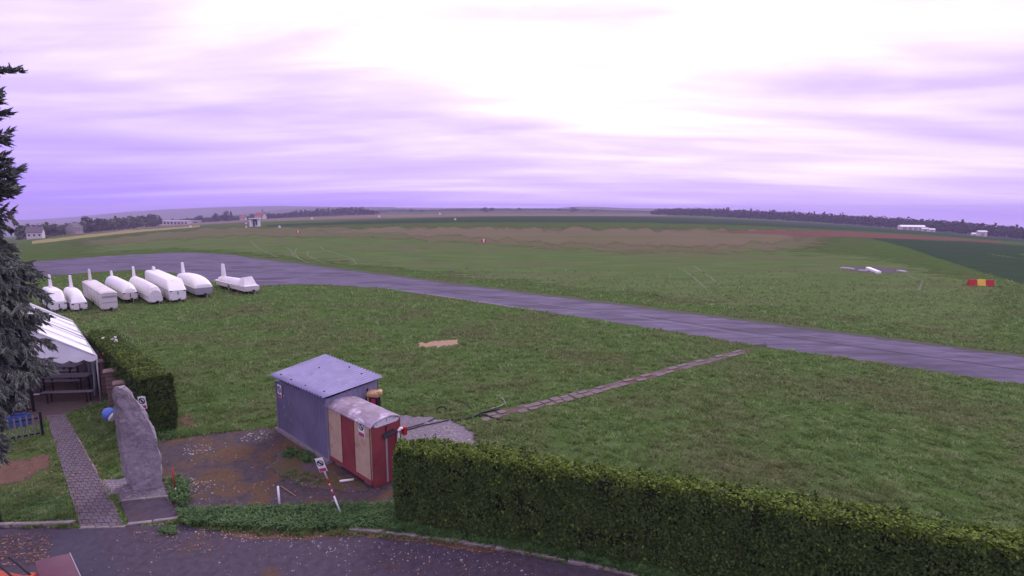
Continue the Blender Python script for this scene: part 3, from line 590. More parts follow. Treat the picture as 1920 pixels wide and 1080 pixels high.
def hedge(front, back, H, label, density, size, name='hedge', ends=True, hfun=None, fresh=.75):
    """front/back: world xy polylines of the top edges"""
    fr, bk = np.array(front), np.array(back); n = len(fr); root = empty(name, (float(fr[0, 0]), float(fr[0, 1]), 0), label, 'hedge')
    off = np.array([fr[0, 0], fr[0, 1], 0])
    hf = hfun or (lambda t: H)
    core = MB(); rings = []
    for i in range(n):
        a, b = fr[i] * .90 + bk[i] * .10, bk[i] * .90 + fr[i] * .10; h = hf(i / (n - 1)) - .10
        if i == 0: a, b = a * .95 + fr[1] * .05, b * .95 + bk[1] * .05
        rings.append([(*(a - off[:2]), .0), (*(a - off[:2]), h), (*(b - off[:2]), h), (*(b - off[:2]), .0)])
    core.loft(rings).build('branches', M['hedge_core'], root)
    Pn, Nn = [], []
    seg = np.hypot(*np.diff(fr, axis=0).T); 
    for i in range(n - 1):
        d = (fr[i + 1] - fr[i]) / seg[i]; nf = np.array((d[1], -d[0]))
        if np.dot(nf, fr[i] - bk[i]) < 0: nf = -nf
        for face in ('f', 't', 'b'):
            ww = np.hypot(*(fr[i] - bk[i])); area = seg[i] * (ww if face == 't' else H)
            k = int(area * density * (1.0 if face != 'b' else .5)); u = RNG.random(k); v = RNG.random(k)
            t_ = (i + u) / (n - 1); hh = np.array([hf(q) for q in t_])
            f0 = fr[i] + (fr[i + 1] - fr[i]) * u[:, None]; b0 = bk[i] + (bk[i + 1] - bk[i]) * u[:, None]
            wob = .05 * np.sin(f0[:, 0] * 5.1 + f0[:, 1] * 3) + .04 * np.sin(f0[:, 0] * 11 + 4 * v)
            dep = RNG.normal(0, .035, k) + wob * .6
            if face == 't':
                q = f0 + (b0 - f0) * v[:, None]; rnd = .10 * np.abs(2 * v - 1)**6
                z = hh + dep - rnd + (RNG.random(k) < .03) * RNG.random(k) * .12; nn_ = np.tile((0, 0, 1.), (k, 1))
            else:
                s = 1 if face == 'f' else -1; base = f0 if face == 'f' else b0
                vv = v; z = .03 + vv * (hh - .03); ins = .10 * np.clip((vv - .9) / .1, 0, 1)**2 + .07 * np.clip((.1 - vv) / .1, 0, 1)
                q = base + nf * s * (dep - ins)[:, None]; nn_ = np.c_[np.tile(nf * s, (k, 1)), np.full(k, .15)]
            Pn.append(np.c_[q, z]); Nn.append(nn_)
    for _ in range(int(seg.sum() * 5)):                            # stray sprigs left standing along the back of the top
        i = random.randrange(n - 1); f_ = random.random(); v_ = random.uniform(.55, 1.0); q = (fr[i] * (1 - f_) + fr[i + 1] * f_) * (1 - v_) + (bk[i] * (1 - f_) + bk[i + 1] * f_) * v_; k = random.randrange(8, 26); hh_ = random.uniform(.05, .19)
        u = RNG.random(k); Pn.append(np.c_[q + RNG.normal(0, .05, (k, 2)) * (1.1 - u)[:, None], hf((i + f_) / (n - 1)) + u * hh_]); Nn.append(np.c_[RNG.normal(0, 1, (k, 2)), np.full(k, .3)])
    if ends:
        for e, i0, i1 in ((0, 0, 1), (n - 1, n - 1, n - 2)):
            d = fr[i0] - fr[i1]; d /= np.hypot(*d); ww = np.hypot(*(fr[i0] - bk[i0])); k = int(ww * H * density); u, v = RNG.random(k), RNG.random(k)
            h = hf(e / (n - 1)); q = fr[i0] + (bk[i0] - fr[i0]) * u[:, None] + d * (RNG.normal(0, .03, k) - .12 * np.abs(2 * u - 1)**4 - .12 * np.clip((v - .88) / .12, 0, 1)**2)[:, None]
            Pn.append(np.c_[q, .03 + v * (h - .05)]); Nn.append(np.tile((d[0], d[1], .15), (k, 1)))
    PP, NN = np.concatenate(Pn) - off, np.concatenate(Nn)
    al = PP[:, 0] + PP[:, 1] * .7 + 50; thin = .55 * vnoise(al * 3.2, PP[:, 2] * 3.2 + 40, 0) + .45 * vnoise(al * 8.5, PP[:, 2] * 8.5 + 9, 1)   # thin spots show the twigs
    bul = (vnoise(al * 1.3 + 7, PP[:, 2] * 1.1 + 20, 2) - .5) * .10; PP = PP + NN * bul[:, None]
    keep = RNG.random(len(PP)) < np.clip((thin - .22) * 4.5, .12, 1); PP, NN = PP[keep], NN[keep]
    tip = (NN[:, 2] > .9) & (RNG.random(len(PP)) < fresh); tip |= (PP[:, 2] > H * .93) & (RNG.random(len(PP)) < .25); tip |= RNG.random(len(PP)) < .03  # mostly top leaves: lighter colour adds painted light to the young growth
    V, T = leaves(0, PP[~tip], NN[~tip], size, .38); npmesh('foliage', V, T, M['hedge_leaf'], root)
    V, T = leaves(0, PP[tip], NN[tip], size, .45); npmesh('new_lit_shoots', V, T, M['hedge_tip'], root)
    EXCL.append([tuple(p) for p in fr] + [tuple(p) for p in bk[::-1]])
HZ = 2.02
ft = [(737, 842), (845, 858), (970, 872), (1064, 887), (1189, 906), (1314, 921), (1382, 937), (1507, 964), (1632, 983), (1757, 1006), (1914, 1033), (2060, 1062), (2400, 1130)]
bt = [(752, 819), (845, 823), (970, 845), (1064, 861), (1189, 880), (1314, 896), (1382, 906), (1507, 925), (1632, 944), (1757, 966), (1914, 997), (2060, 1024), (2400, 1086)]
def smoothline(ps, z, n=32):
    q = np.array([P(*p, z)[:2] for p in resample(ps, 60)]); q2 = resample(q, n)
    for _ in range(3): q2[1:-1] = (q2[:-2] + 2 * q2[1:-1] + q2[2:]) / 4
    return q2
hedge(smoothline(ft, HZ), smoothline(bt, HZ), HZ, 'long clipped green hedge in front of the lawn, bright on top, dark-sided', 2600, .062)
def left_hedge():
    a = np.array(P(334, 806)[:2]); b = np.array(P(210, 618, 1.95)[:2]); d = (b - a) / np.hypot(*(b - a)); nrm = np.array((d[1], -d[0]))
    if nrm[0] < 0: nrm = -nrm
    n = 14; cl = [a + (b - a) * i / (n - 1) for i in range(n)]
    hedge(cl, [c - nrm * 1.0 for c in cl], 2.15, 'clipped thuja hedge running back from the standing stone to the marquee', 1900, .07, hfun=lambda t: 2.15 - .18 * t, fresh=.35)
left_hedge()

# ------------------------------------------------------------------ standing stone on its bed
def standing_stone():
    root = empty('standing_stone', (*P(268, 920)[:2], 0), 'tall rough granite stone standing upright on a gravel bed beside the paved path', 'standing stone')
    ox, oy = root.location.x, root.location.y
    prof = [(925, 250, 298), (905, 243, 299), (864, 233.5, 296), (826, 230, 286), (808, 227.5, 280), (785, 224, 270), (764, 221.5, 259), (750, 219.5, 247), (740, 219.5, 240), (733, 221, 234), (729, 224, 230)]
    rings = []; NS = 56
    fine = []
    pr = np.array(prof); ys = np.linspace(0, 1, 64); t0 = np.linspace(0, 1, len(pr))
    for t in ys: fine.append([np.interp(t, t0, pr[:, k]) for k in range(3)])
    for k, (py, xl, xr) in enumerate(fine):
        z = Z(oy, py); f = oy * CT - (z - CAMH) * ST; X0, X1 = (xl - 960) / F * f, (xr - 960) / F * f; wd = X1 - X0
        tap = 1 - .45 * (k / (len(fine) - 1))**2; dep = .42 * tap
        # front-left edge -> front-right -> back-right -> back-left
        cor = [(X0, oy), (X1, oy + .14), (X1 - .78 * dep, oy + .14 + dep), (X0 - .86 * dep - .10 * tap, oy + dep * .9)]; r = []
        per = NS // 4
        for c in range(4):
            a, b = np.array(cor[c]), np.array(cor[(c + 1) % 4])
            for i in range(per):
                q = a + (b - a) * (i / per); v3 = Vector((q[0] * 2.1, q[1] * 2.1, z * 1.5)); cc = (np.array(cor[0]) + cor[1] + cor[2] + cor[3]) / 4
                e = q - cc; e = e / (np.linalg.norm(e) + 1e-6); s = .10 * mnoise.fractal(v3, .9, 2.0, 5) + .035 * abs(mnoise.noise(v3 * 3.1)) - .035
                r.append((q[0] - ox + e[0] * s, q[1] - oy + e[1] * s, max(-.05, z + .05 * mnoise.noise(v3 * 1.7 + Vector((9, 0, 0))) * (k / 64) * (k < 63))))
        rings.append(r)
    MB().loft(rings).build('stone_body', M['stone'], root)
standing_stone()
def stone_bed():
    a = [P(210, 930), P(238, 985), P(332, 972), P(318, 925), P(290, 900), P(222, 905)]
    o = MB(); o.hexa([(*P(243, 986)[:2], -.02), (*P(333, 974)[:2], -.02), (*P(318, 935)[:2], -.02), (*P(226, 944)[:2], -.02)], [(*P(243, 986)[:2], .05), (*P(333, 974)[:2], .05), (*P(318, 935)[:2], .05), (*P(226, 944)[:2], .05)])
    tag(o.build('concrete_pad', M['drive']), kind='structure')
    lo = [(226, 943), (318, 934)]; up = [(192, 903), (222, 898), (300, 893)]
    sheet('gravel_bed', lo, up, M['apron'], .02, 20, 6, 1)
    kerb('bed_edge', [(228, 942), (318, 932)], 2, M['kerb'], .09, .08)
    EXCL.append([P(238, 988)[:2], P(335, 976)[:2], P(320, 930)[:2], P(226, 940)[:2]])
stone_bed()

# ------------------------------------------------------------------ scattered small stuff: stones, gravel, leaves
def scatter(name, m, boxes, label=None, flat=.6, leaf=False):
    """boxes: (picture polygon as lower/upper lines, count, size range)"""
    Vs, Ts = [], []; o = 0
    oc = np.array([(1, 0, 0), (0, 1, 0), (-1, 0, 0), (0, -1, 0), (0, 0, 1), (.6, .6, .45)], float); tr = np.array([(0, 1, 4), (1, 2, 4), (2, 3, 4), (3, 0, 4), (0, 5, 1)])
    for lo, up, k, s0, s1 in boxes:
        lo, up = resample(lo, 50), resample(up, 50)
        for _ in range(k):
            i = random.randrange(50); t = random.random(); q = lo[i] * (1 - t) + up[i] * t; p = P(q[0] + random.uniform(-6, 6), q[1]); s = random.uniform(s0, s1) * random.choice((.6, .8, 1, 1.3)); a = random.uniform(0, 6.28)
            if leaf:
                e = np.array((math.cos(a), math.sin(a))) * s; f_ = np.array((-math.sin(a), math.cos(a))) * s * .6
                zz = p[2] + .014 + random.random() * .02
                Vs.append([(p[0] - e[0], p[1] - e[1], zz), (p[0] + f_[0], p[1] + f_[1], zz + .012), (p[0] + e[0], p[1] + e[1], zz + random.uniform(0, .03)), (p[0] - f_[0], p[1] - f_[1], zz + .015)])
                Ts.append(np.array([(0, 1, 2), (0, 2, 3)]) + o); o += 4
            else:
                rot = np.array([(math.cos(a), -math.sin(a), 0), (math.sin(a), math.cos(a), 0), (0, 0, 1)]); v = (oc * RNG.uniform(.6, 1.2, (6, 3)) * (s, s * .75, s * flat)) @ rot.T + (p[0], p[1], p[2] + .008)
                Vs.append(v); Ts.append(tr + o); o += 6
    return tag(npmesh(name, np.concatenate([np.array(v) for v in Vs]), np.concatenate(Ts), m), kind='stuff')
Y = (yard_lo, yard_up)
scatter('pebbles', M['pebble'], [(*Y, 150, .012, .035), ([(340, 930), (400, 925)], [(345, 895), (395, 900)], 70, .015, .035), ([(345, 855), (400, 850)], [(345, 830), (395, 832)], 60, .02, .04), ([(455, 830), (505, 822)], [(460, 812), (500, 808)], 50, .02, .045),
        ([(330, 1000), (800, 1060), (1000, 1080)], [(330, 990), (800, 1018), (980, 1046)], 260, .01, .028), ([(150, 1078), (900, 1080)], [(230, 1000), (900, 1030)], 200, .008, .022), ([(0, 985), (140, 985)], [(0, 880), (110, 860)], 40, .015, .03), ([(245, 980), (330, 968)], [(235, 950), (318, 938)], 45, .012, .028),
        ([(930, 825), (925, 838)], [(915, 810), (935, 812)], 14, .03, .06), ([(790, 830), (890, 832)], [(800, 800), (860, 800)], 160, .02, .045), ([(1150, 1060), (1000, 1034)], [(640, 975), (900, 1010)], 20, .02, .035)])
scatter('gravel', M['gravel'], [([(226, 942), (318, 933)], [(194, 905), (300, 900)], 900, .02, .05), ([(205, 930), (228, 940)], [(200, 900), (230, 905)], 200, .02, .05), ([(755, 826), (900, 834)], [(755, 784), (870, 808)], 350, .015, .035), (*Y, 300, .01, .03)], .7)
scatter('leaf_litter', M['leaf'], [([(380, 1006), (540, 1013), (700, 1008), (960, 1048)], [(380, 985), (540, 990), (700, 992), (960, 1030)], 420, .012, .032), ([(0, 1062), (95, 1060)], [(0, 1005), (90, 1000)], 380, .014, .032), ([(100, 880), (160, 985)], [(95, 790), (150, 880)], 60, .02, .04), ([(170, 870), (215, 930)], [(130, 790), (175, 870)], 70, .02, .04),
        ([(700, 1080), (1050, 1080)], [(700, 1040), (1050, 1062)], 90, .014, .03), ([(240, 1030), (400, 1040)], [(240, 995), (400, 1003)], 120, .014, .03), (*Y, 200, .012, .025), ([(0, 930), (120, 960)], [(0, 860), (100, 850)], 130, .015, .035)], leaf=True)

# ------------------------------------------------------------------ posts and boundary signs
def pole(name, base, top_px, depth_shift, bands, label, cat, plate=None, r=.022):
    b = np.array(P(*base)); zt = Z(b[1] + depth_shift, top_px[1]); f = (b[1] + depth_shift) * CT - (zt - CAMH) * ST; t = np.array(((top_px[0] - 960) / F * f, b[1] + depth_shift, zt))
    root = empty(name, tuple(b), label, cat); v = t - b
    for a0, a1, m in bands: MB().tube([tuple(v * a0), tuple(v * a1)], r, 8).build('pole_band', M[m], root, True)
    if plate:
        pw, ph = plate; u = v / np.linalg.norm(v); ex = np.cross(u, (0, 1, .2)); ex = ex / np.linalg.norm(ex)
        if ex[0] < 0: ex = -ex
        n = np.cross(ex, u); n = n / np.linalg.norm(n)
        if n[1] > 0: n = -n
        sign_plate(root, v - u * ph - ex * pw / 2 + n * .025, ex, u, pw, ph, n)
pole('warning_post', (641, 968), (598, 858), -.25, [(0, .36, 'signwhite'), (.0, .06, 'rustwood'), (.36, .44, 'signred'), (.44, .47, 'signwhite'), (.47, .55, 'signred'), (.55, .57, 'signwhite'), (.57, .66, 'red'), (.66, .98, 'signwhite')], 'leaning red and white post with a warning plate in the grass before the wagon', 'warning post', (.20, .40))
pole('marker_post', (525, 955), (521, 912), 0, [(0, .06, 'signred'), (.06, 1, 'signwhite')], 'short plain white post at the edge of the yard', 'post', None, .028)
pole('marker_post', (330, 927), (323, 878), 0, [(0, .26, 'signwhite'), (.26, 1, 'red')], 'thin red post with a white foot to the right of the standing stone', 'post', None, .02)
pole('warning_post', (283, 836), (266, 743), 0, [(0, .52, 'metal'), (.52, 1, 'signwhite')], 'upright post with a small warning plate between the standing stone and the hedge', 'warning post', (.26, .42), .02)
tag(MB().tube([(*P(527, 915)[:2], .06), (*P(555, 932)[:2], .03)], .012, 5).build('stick', M['rustwood']), 'bleached stick lying in the yard by the plain white post', 'stick')
def blue_lamp():
    y = 18.2; zc = Z(y, 776); f = y * CT - (zc - CAMH) * ST; x = (206 - 960) / F * f; zb = 0
    root = empty('post_lamp', (x + .2, y, 0), 'blue domed lamp head with a white face on a slim post beside the standing stone', 'lamp')
    rings = []; prof = [(-.27, .02), (-.24, .09), (-.16, .17), (-.05, .22), (.08, .235), (.14, .22)]
    d = np.array((.86, -.12, -.50)); d /= np.linalg.norm(d); a = np.cross(d, (0, 1, 0)); a /= np.linalg.norm(a); b = np.cross(d, a); c = np.array((-.2, 0, zc))
    for s, r in prof: rings.append([tuple(c + d * s + r * (math.cos(t) * a + math.sin(t) * b)) for t in np.linspace(0, 2 * math.pi, 19)[:-1]])
    MB().loft(rings).build('lamp_shade', M['blue'], root, True)
    rings = [[tuple(c + d * s + r * (math.cos(t) * a + math.sin(t) * b)) for t in np.linspace(0, 2 * math.pi, 19)[:-1]] for s, r in ((.142, .21), (.20, .19), (.215, .15))]
    MB().loft(rings).build('lamp_face', M['signwhite'], root, True)
    MB().tube([(-.02, .06, -.02), (-.06, .04, zc - .12)], .03, 8).build('post', M['metal'], root, True)
    MB().tube([(-.06, .04, zc - .14), (-.14, 0, zc - .06)], .03, 8).build('bracket', M['signwhite'], root, True)
blue_lamp()

# ------------------------------------------------------------------ block pillars, flower pot, rose, boards
def pillar(px, py, label, blocks=8, zc=1.5):
    c = P(px, py, zc); root = empty('block_pillar', (c[0], c[1], 0), label, 'pillar', 'block pillars beside the marquee', .62)
    hh = (zc - .08) / blocks
    for k in range(blocks):
        b = MB().box((0, 0, 0), (.40 + random.uniform(-.015, .015), .40 + random.uniform(-.015, .015), hh - .012), 0, .018).build('block', M['block'], root); b.location = (random.uniform(-.008, .008), random.uniform(-.008, .008), hh * (k + .5)); b.rotation_euler = (0, 0, random.uniform(-.03, .03))
    MB().box((0, 0, zc - .04), (.54, .54, .08), 0, .02).build('cap', M['block'], root)
    return c
pillar(227, 715, 'rough block pillar with a flat cap, nearest to the standing stone')
pillar(208, 693, 'rough block pillar between the other two beside the marquee')
pc = pillar(197, 674, 'rough block pillar carrying a red flower pot, at the marquee corner')
def flower_pot():
    root = empty('flower_pot', (pc[0] + .12, pc[1], 1.5), 'small red flower pot standing on the cap of the farthest block pillar', 'flower pot')
    MB().loft([[(r * math.cos(t), r * math.sin(t), z) for t in np.linspace(0, 6.283, 15)[:-1]] for r, z in ((.10, 0), (.15, .26), (.17, .26), (.17, .32), (.14, .32), (.13, .27))]).build('pot', M['red'], root, True)
    MB().loft([[(r * math.cos(t), r * math.sin(t), .27) for t in np.linspace(0, 6.283, 15)[:-1]] for r in (.135, .01)], True, False).build('soil', M['soil'], root)
flower_pot()
def rose():
    c = P(178, 700); root = empty('rose_bush', (pc[0] - .25, pc[1] + .9, 0), 'rose bush with white blooms rising beside the marquee corner', 'rose bush')
    n = 1500; p = RNG.normal(0, 1, (n, 3)) * (.26, .26, .32) + (0, 0, 1.75); V, T = leaves(0, p, RNG.normal(0, 1, (n, 3)), .07, .5); npmesh('foliage', V, T, M['hedge_leaf'], root)
    for k in range(4): MB().tube([(.05 * k - .1, 0, 0), (random.uniform(-.2, .2), random.uniform(-.2, .2), 1.8)], .015, 5).build('stem', M['bark'], root)
    for k in range(9):
        q = (random.uniform(-.4, .4), random.uniform(-.4, 0), 1.75 + random.uniform(-.15, .55)); r = random.uniform(.05, .09)
        MB().loft([[(q[0] + r * s * math.cos(t), q[1] + r * s * math.sin(t), q[2] + r * z) for t in np.linspace(0, 6.283, 9)[:-1]] for s, z in ((.3, -.8), (.9, -.3), (1, .2), (.6, .7), (.1, .8))]).build('bloom', M['rose'], root)
rose()

# ------------------------------------------------------------------ marquee and what stands in it
FR = np.array(P(190, 753)[:2]); BR = np.array(P(137, 604, 2.0)[:2]); EW = np.array((-.965, -.26)); FL = FR + EW * 5.4; BL = FL + (BR - FR)
def marquee():
    root = empty('marquee', (float(FR[0]), float(FR[1]), 0), 'white party marquee with a striped pitched roof and scalloped edge', 'marquee')
    o = np.array((FR[0], FR[1], 0)); ZE = 2.0; dv = BR - FR
    fa = (FR + FL) / 2; za = 3.55
    ff = lambda s, t: FR + (FL - FR) * s + dv * t
    def w3(p, z): return np.array((p[0], p[1], z)) - o
    # roof panels: right slope in five bays separated by raised seams, left slope likewise
    nb = 5
    for side in (0, 1):
        for b in range(nb):
            m = MB(); V = []; K = 9; J = 7
            for i in range(K):
                for j in range(J):
                    t = (b + j / (J - 1)) / nb; s = i / (K - 1); e = s * .5 if side == 0 else 1 - s * .5
                    z = ZE + (za - ZE) * s - .05 * math.sin(math.pi * s) - .035 * math.sin(math.pi * j / (J - 1))
                    V.append(w3(ff(e, -.02 + 1.04 * t), z))
            n0 = len(V); V += [v - np.array((0, 0, .02)) for v in V]
            f = [(i * J + j, i * J + j + 1, (i + 1) * J + j + 1, (i + 1) * J + j) for i in range(K - 1) for j in range(J - 1)]
            m.pts(V, f + [tuple(n0 + q for q in x[::-1]) for x in f]).build('roof_panel', M['tent'], root, True)
    for b in range(nb + 1):
        m = MB(); m.tube([tuple(w3(ff(s * .5, -.02 + 1.04 * b / nb), ZE + (za - ZE) * s + .03)) for s in np.linspace(0, 1, 8)], .035, 6).build('roof_rib', M['tent'], root, True)
    m = MB(); V = []; K = 40      # front gable cloth
    for i in range(K + 1):
        s = i / K; z1 = ZE + (za - ZE) * (1 - abs(2 * s - 1)); wv = .02 * math.sin(s * 40)
        V += [w3(ff(s, -.018) , ZE - .02) + np.array((0, wv - .02, 0)), w3(ff(s, -.018), max(z1, ZE + .01))]
    f = [(2 * i, 2 * i + 2, 2 * i + 3, 2 * i + 1) for i in range(K)]; n0 = len(V); V += [v + np.array((0, .02, 0)) for v in V]; f += [tuple(n0 + q for q in x[::-1]) for x in f]
    m.pts(V, f).build('gable', M['tent'], root, True)
    def valance(p0, p1, n, nm):
        m = MB(); V = []; K = n * 8
        for i in range(K + 1):
            s = i / K; p = p0 + (p1 - p0) * s; V += [w3(p, ZE - .10 - .10 * abs(math.sin(math.pi * s * n))), w3(p, ZE + .03)]
        nn = np.array((-(p1 - p0)[1], (p1 - p0)[0], 0)); nn = nn / np.linalg.norm(nn) * .012; n0 = len(V); V += [v + nn for v in V]
        f = [(2 * i, 2 * i + 2, 2 * i + 3, 2 * i + 1) for i in range(K)]; f += [tuple(n0 + q for q in x[::-1]) for x in f]
        m.pts(V, f).build('valance', M['tent'], root)
    valance(ff(-.005, -.025), ff(1.005, -.025), 11, 'f'); valance(ff(-.005, -.02), ff(-.005, 1.02), 14, 'r')
    for s, t in ((0, 0), (0, .2), (0, .4), (0, .6), (0, .8), (0, 1), (1, 0), (1, .33), (1, .66), (1, 1)):
        p = w3(ff(s, t), 0); q = w3(ff(s, t), ZE + .02); MB().tube([tuple(p), tuple(q)], .032, 8).build('pole', M['metal'], root, True)
    for t in (0, .5, 1):
        MB().tube([tuple(w3(ff(0, t), ZE)), tuple(w3(ff(.5, t), za - .03)), tuple(w3(ff(1, t), ZE))], .025, 6).build('rafter', M['metal'], root, True)
    for t in (.10, .26):           # gathered side curtains tied to the frame
        MB().loft([[tuple(w3(ff(.01, t), z) + np.array((.06 * math.cos(a) * k, .12 * math.sin(a) * k, 0))) for a in np.linspace(0, 6.283, 9)[:-1]] for z, k in ((.08, 1.2), (.9, .6), (1.5, .9), (1.95, 1.1))]).build('curtain', M['greybody'], root, True)
marquee()
def board_fence():
    a = FR + (BR - FR) * .12 + np.array((.35, .1)); b = FR + (BR - FR) * .95 + np.array((.35, .1)); root = empty('board_fence', (float(a[0]), float(a[1]), 0), 'brown upright board fence along the right side of the marquee', 'fence')
    n = 40
    for i in range(n):
        c = (b - a) * (i + .5) / n; ww = np.hypot(*(b - a)) / n; k = MB().box((0, 0, .78), (ww - .015, .025, 1.5 + random.uniform(-.03, .03))).build('board', M['fence'], root); k.location = (c[0], c[1], 0); k.rotation_euler = (0, 0, math.atan2(*(b - a)[::-1]))
    for z in (.35, 1.2):
        c = (b - a) / 2; k = MB().box((0, .03, z), (np.hypot(*(b - a)), .03, .08)).build('rail', M['fence'], root); k.location = (c[0], c[1], 0); k.rotation_euler = (0, 0, math.atan2(*(b - a)[::-1]))
board_fence()
def beer_table(c, L, label, rz):
    root = empty('table', (c[0], c[1], 0), label, 'table', 'tables under the marquee', rz)
    for k in range(3): MB().box((0, -.22 + .22 * k, .755), (L, .205, .03), 0, .006).build('plank', M['woodtop'], root)
    for s in (-1, 1):
        for q in (-.25, .25): MB().box((s * L * .36, q, .37), (.05, .04, .74)).build('leg', M['black'], root)
        MB().box((s * L * .36, 0, .72), (.05, .6, .035)).build('bearer', M['black'], root); MB().box((s * L * .36, 0, .25), (.03, .5, .03)).build('brace', M['black'], root)
def bench(c, L, label, rz):
    root = empty('bench', (c[0], c[1], 0), label, 'bench', 'benches under the marquee', rz)
    for k in range(2): MB().box((0, -.075 + .15 * k, .455), (L, .14, .028), 0, .005).build('plank', M['woodtop'], root)
    for s in (-1, 1):
        for q in (-.11, .11): MB().box((s * L * .38, q, .22), (.045, .03, .44)).build('leg', M['black'], root)
        MB().box((s * L * .38, 0, .425), (.05, .28, .03)).build('bearer', M['black'], root)
RZ = .10
def mid(px, py, z, L): p = P(px, py, z); return (p[0] - L / 2 * math.cos(RZ), p[1] - L / 2 * math.sin(RZ))
beer_table(mid(171, 702, .77, 2.1), 2.1, 'dark wooden table nearest the open front of the marquee', RZ)
beer_table(mid(150, 684, .77, 2.1), 2.1, 'dark wooden table in the middle of the marquee', RZ)
beer_table(mid(136, 667, .77, 2.1), 2.1, 'dark wooden table deepest inside the marquee', RZ)
bench(mid(176, 732, .47, 2.0), 2.0, 'dark bench standing in front of the nearest marquee table', RZ)
bench(mid(158, 712, .47, 2.0), 2.0, 'dark bench between the nearest and the middle marquee table', RZ)
bench(mid(143, 694, .47, 2.0), 2.0, 'dark bench between the middle and the deepest marquee table', RZ)
def railing(px0, py0, px1, py1, h, n, label, mt='black', group=None):
    a, b = np.array(P(px0, py0)[:2]), np.array(P(px1, py1)[:2]); root = empty('railing', (float(a[0]), float(a[1]), 0), label, 'railing', group); d = b - a; L = np.hypot(*d); rz = math.atan2(d[1], d[0]); root.rotation_euler = (0, 0, rz)
    for i in range(n): MB().box((L * i / (n - 1), 0, h / 2), (.045, .03, h)).build('slat', M[mt], root)
    for z in (.12, h - .12): MB().box((L / 2, .03, z), (L + .1, .025, .05)).build('rail', M['black'], root)
    for e in (-.04, L + .04): MB().box((e, .01, h / 2 + .05), (.07, .07, h + .1)).build('post', M['black'], root)
railing(-30, 792, 62, 772, .95, 9, 'dark upright slat railing behind the blue bench, left of the paved path')
railing(-30, 838, 78, 818, .80, 10, 'low railing of weathered grey slats beside the paved path', 'greyslat')
def blue_bench():
    c = P(36, 798); root = empty('crate', (c[0], c[1], 0), 'blue slatted plastic crate standing between the two railings', 'crate', None, .2)
    W_ = .56
    MB().box((0, 0, .03), (W_, .4, .04)).build('base', M['blue_crate'], root)
    for y in (-.19, .19):
        for k in range(5): MB().box((-W_ / 2 + .07 + k * (W_ - .14) / 4, y, .22), (.085, .022, .36)).build('slat', M['blue_crate'], root)
        MB().box((0, y * .94, .40), (W_, .02, .05)).build('rim', M['blue_crate'], root)
    for s in (-1, 1): MB().box((s * W_ / 2, 0, .22), (.02, .36, .38)).build('end_panel', M['blue_crate'], root)
blue_bench()
def red_frame():
    for k, px in enumerate((6, 22)):
        b = P(px, 772); tag(MB().box((b[0], b[1], 1.05), (.06, .06, 2.1), 0, .008).build('red_post', M['darkred']), ('dark red upright post left of the marquee tables, nearer the spruce', 'dark red upright post left of the marquee tables, nearer the paved path')[k], 'post', 'red posts by the railings')
red_frame()
tag(MB().box((*P(69, 740)[:2], .02), (.22, .09, .035), .2, .006).build('white_tile', M['signwhite']), 'small white tile lying on the paving before the marquee', 'tile')

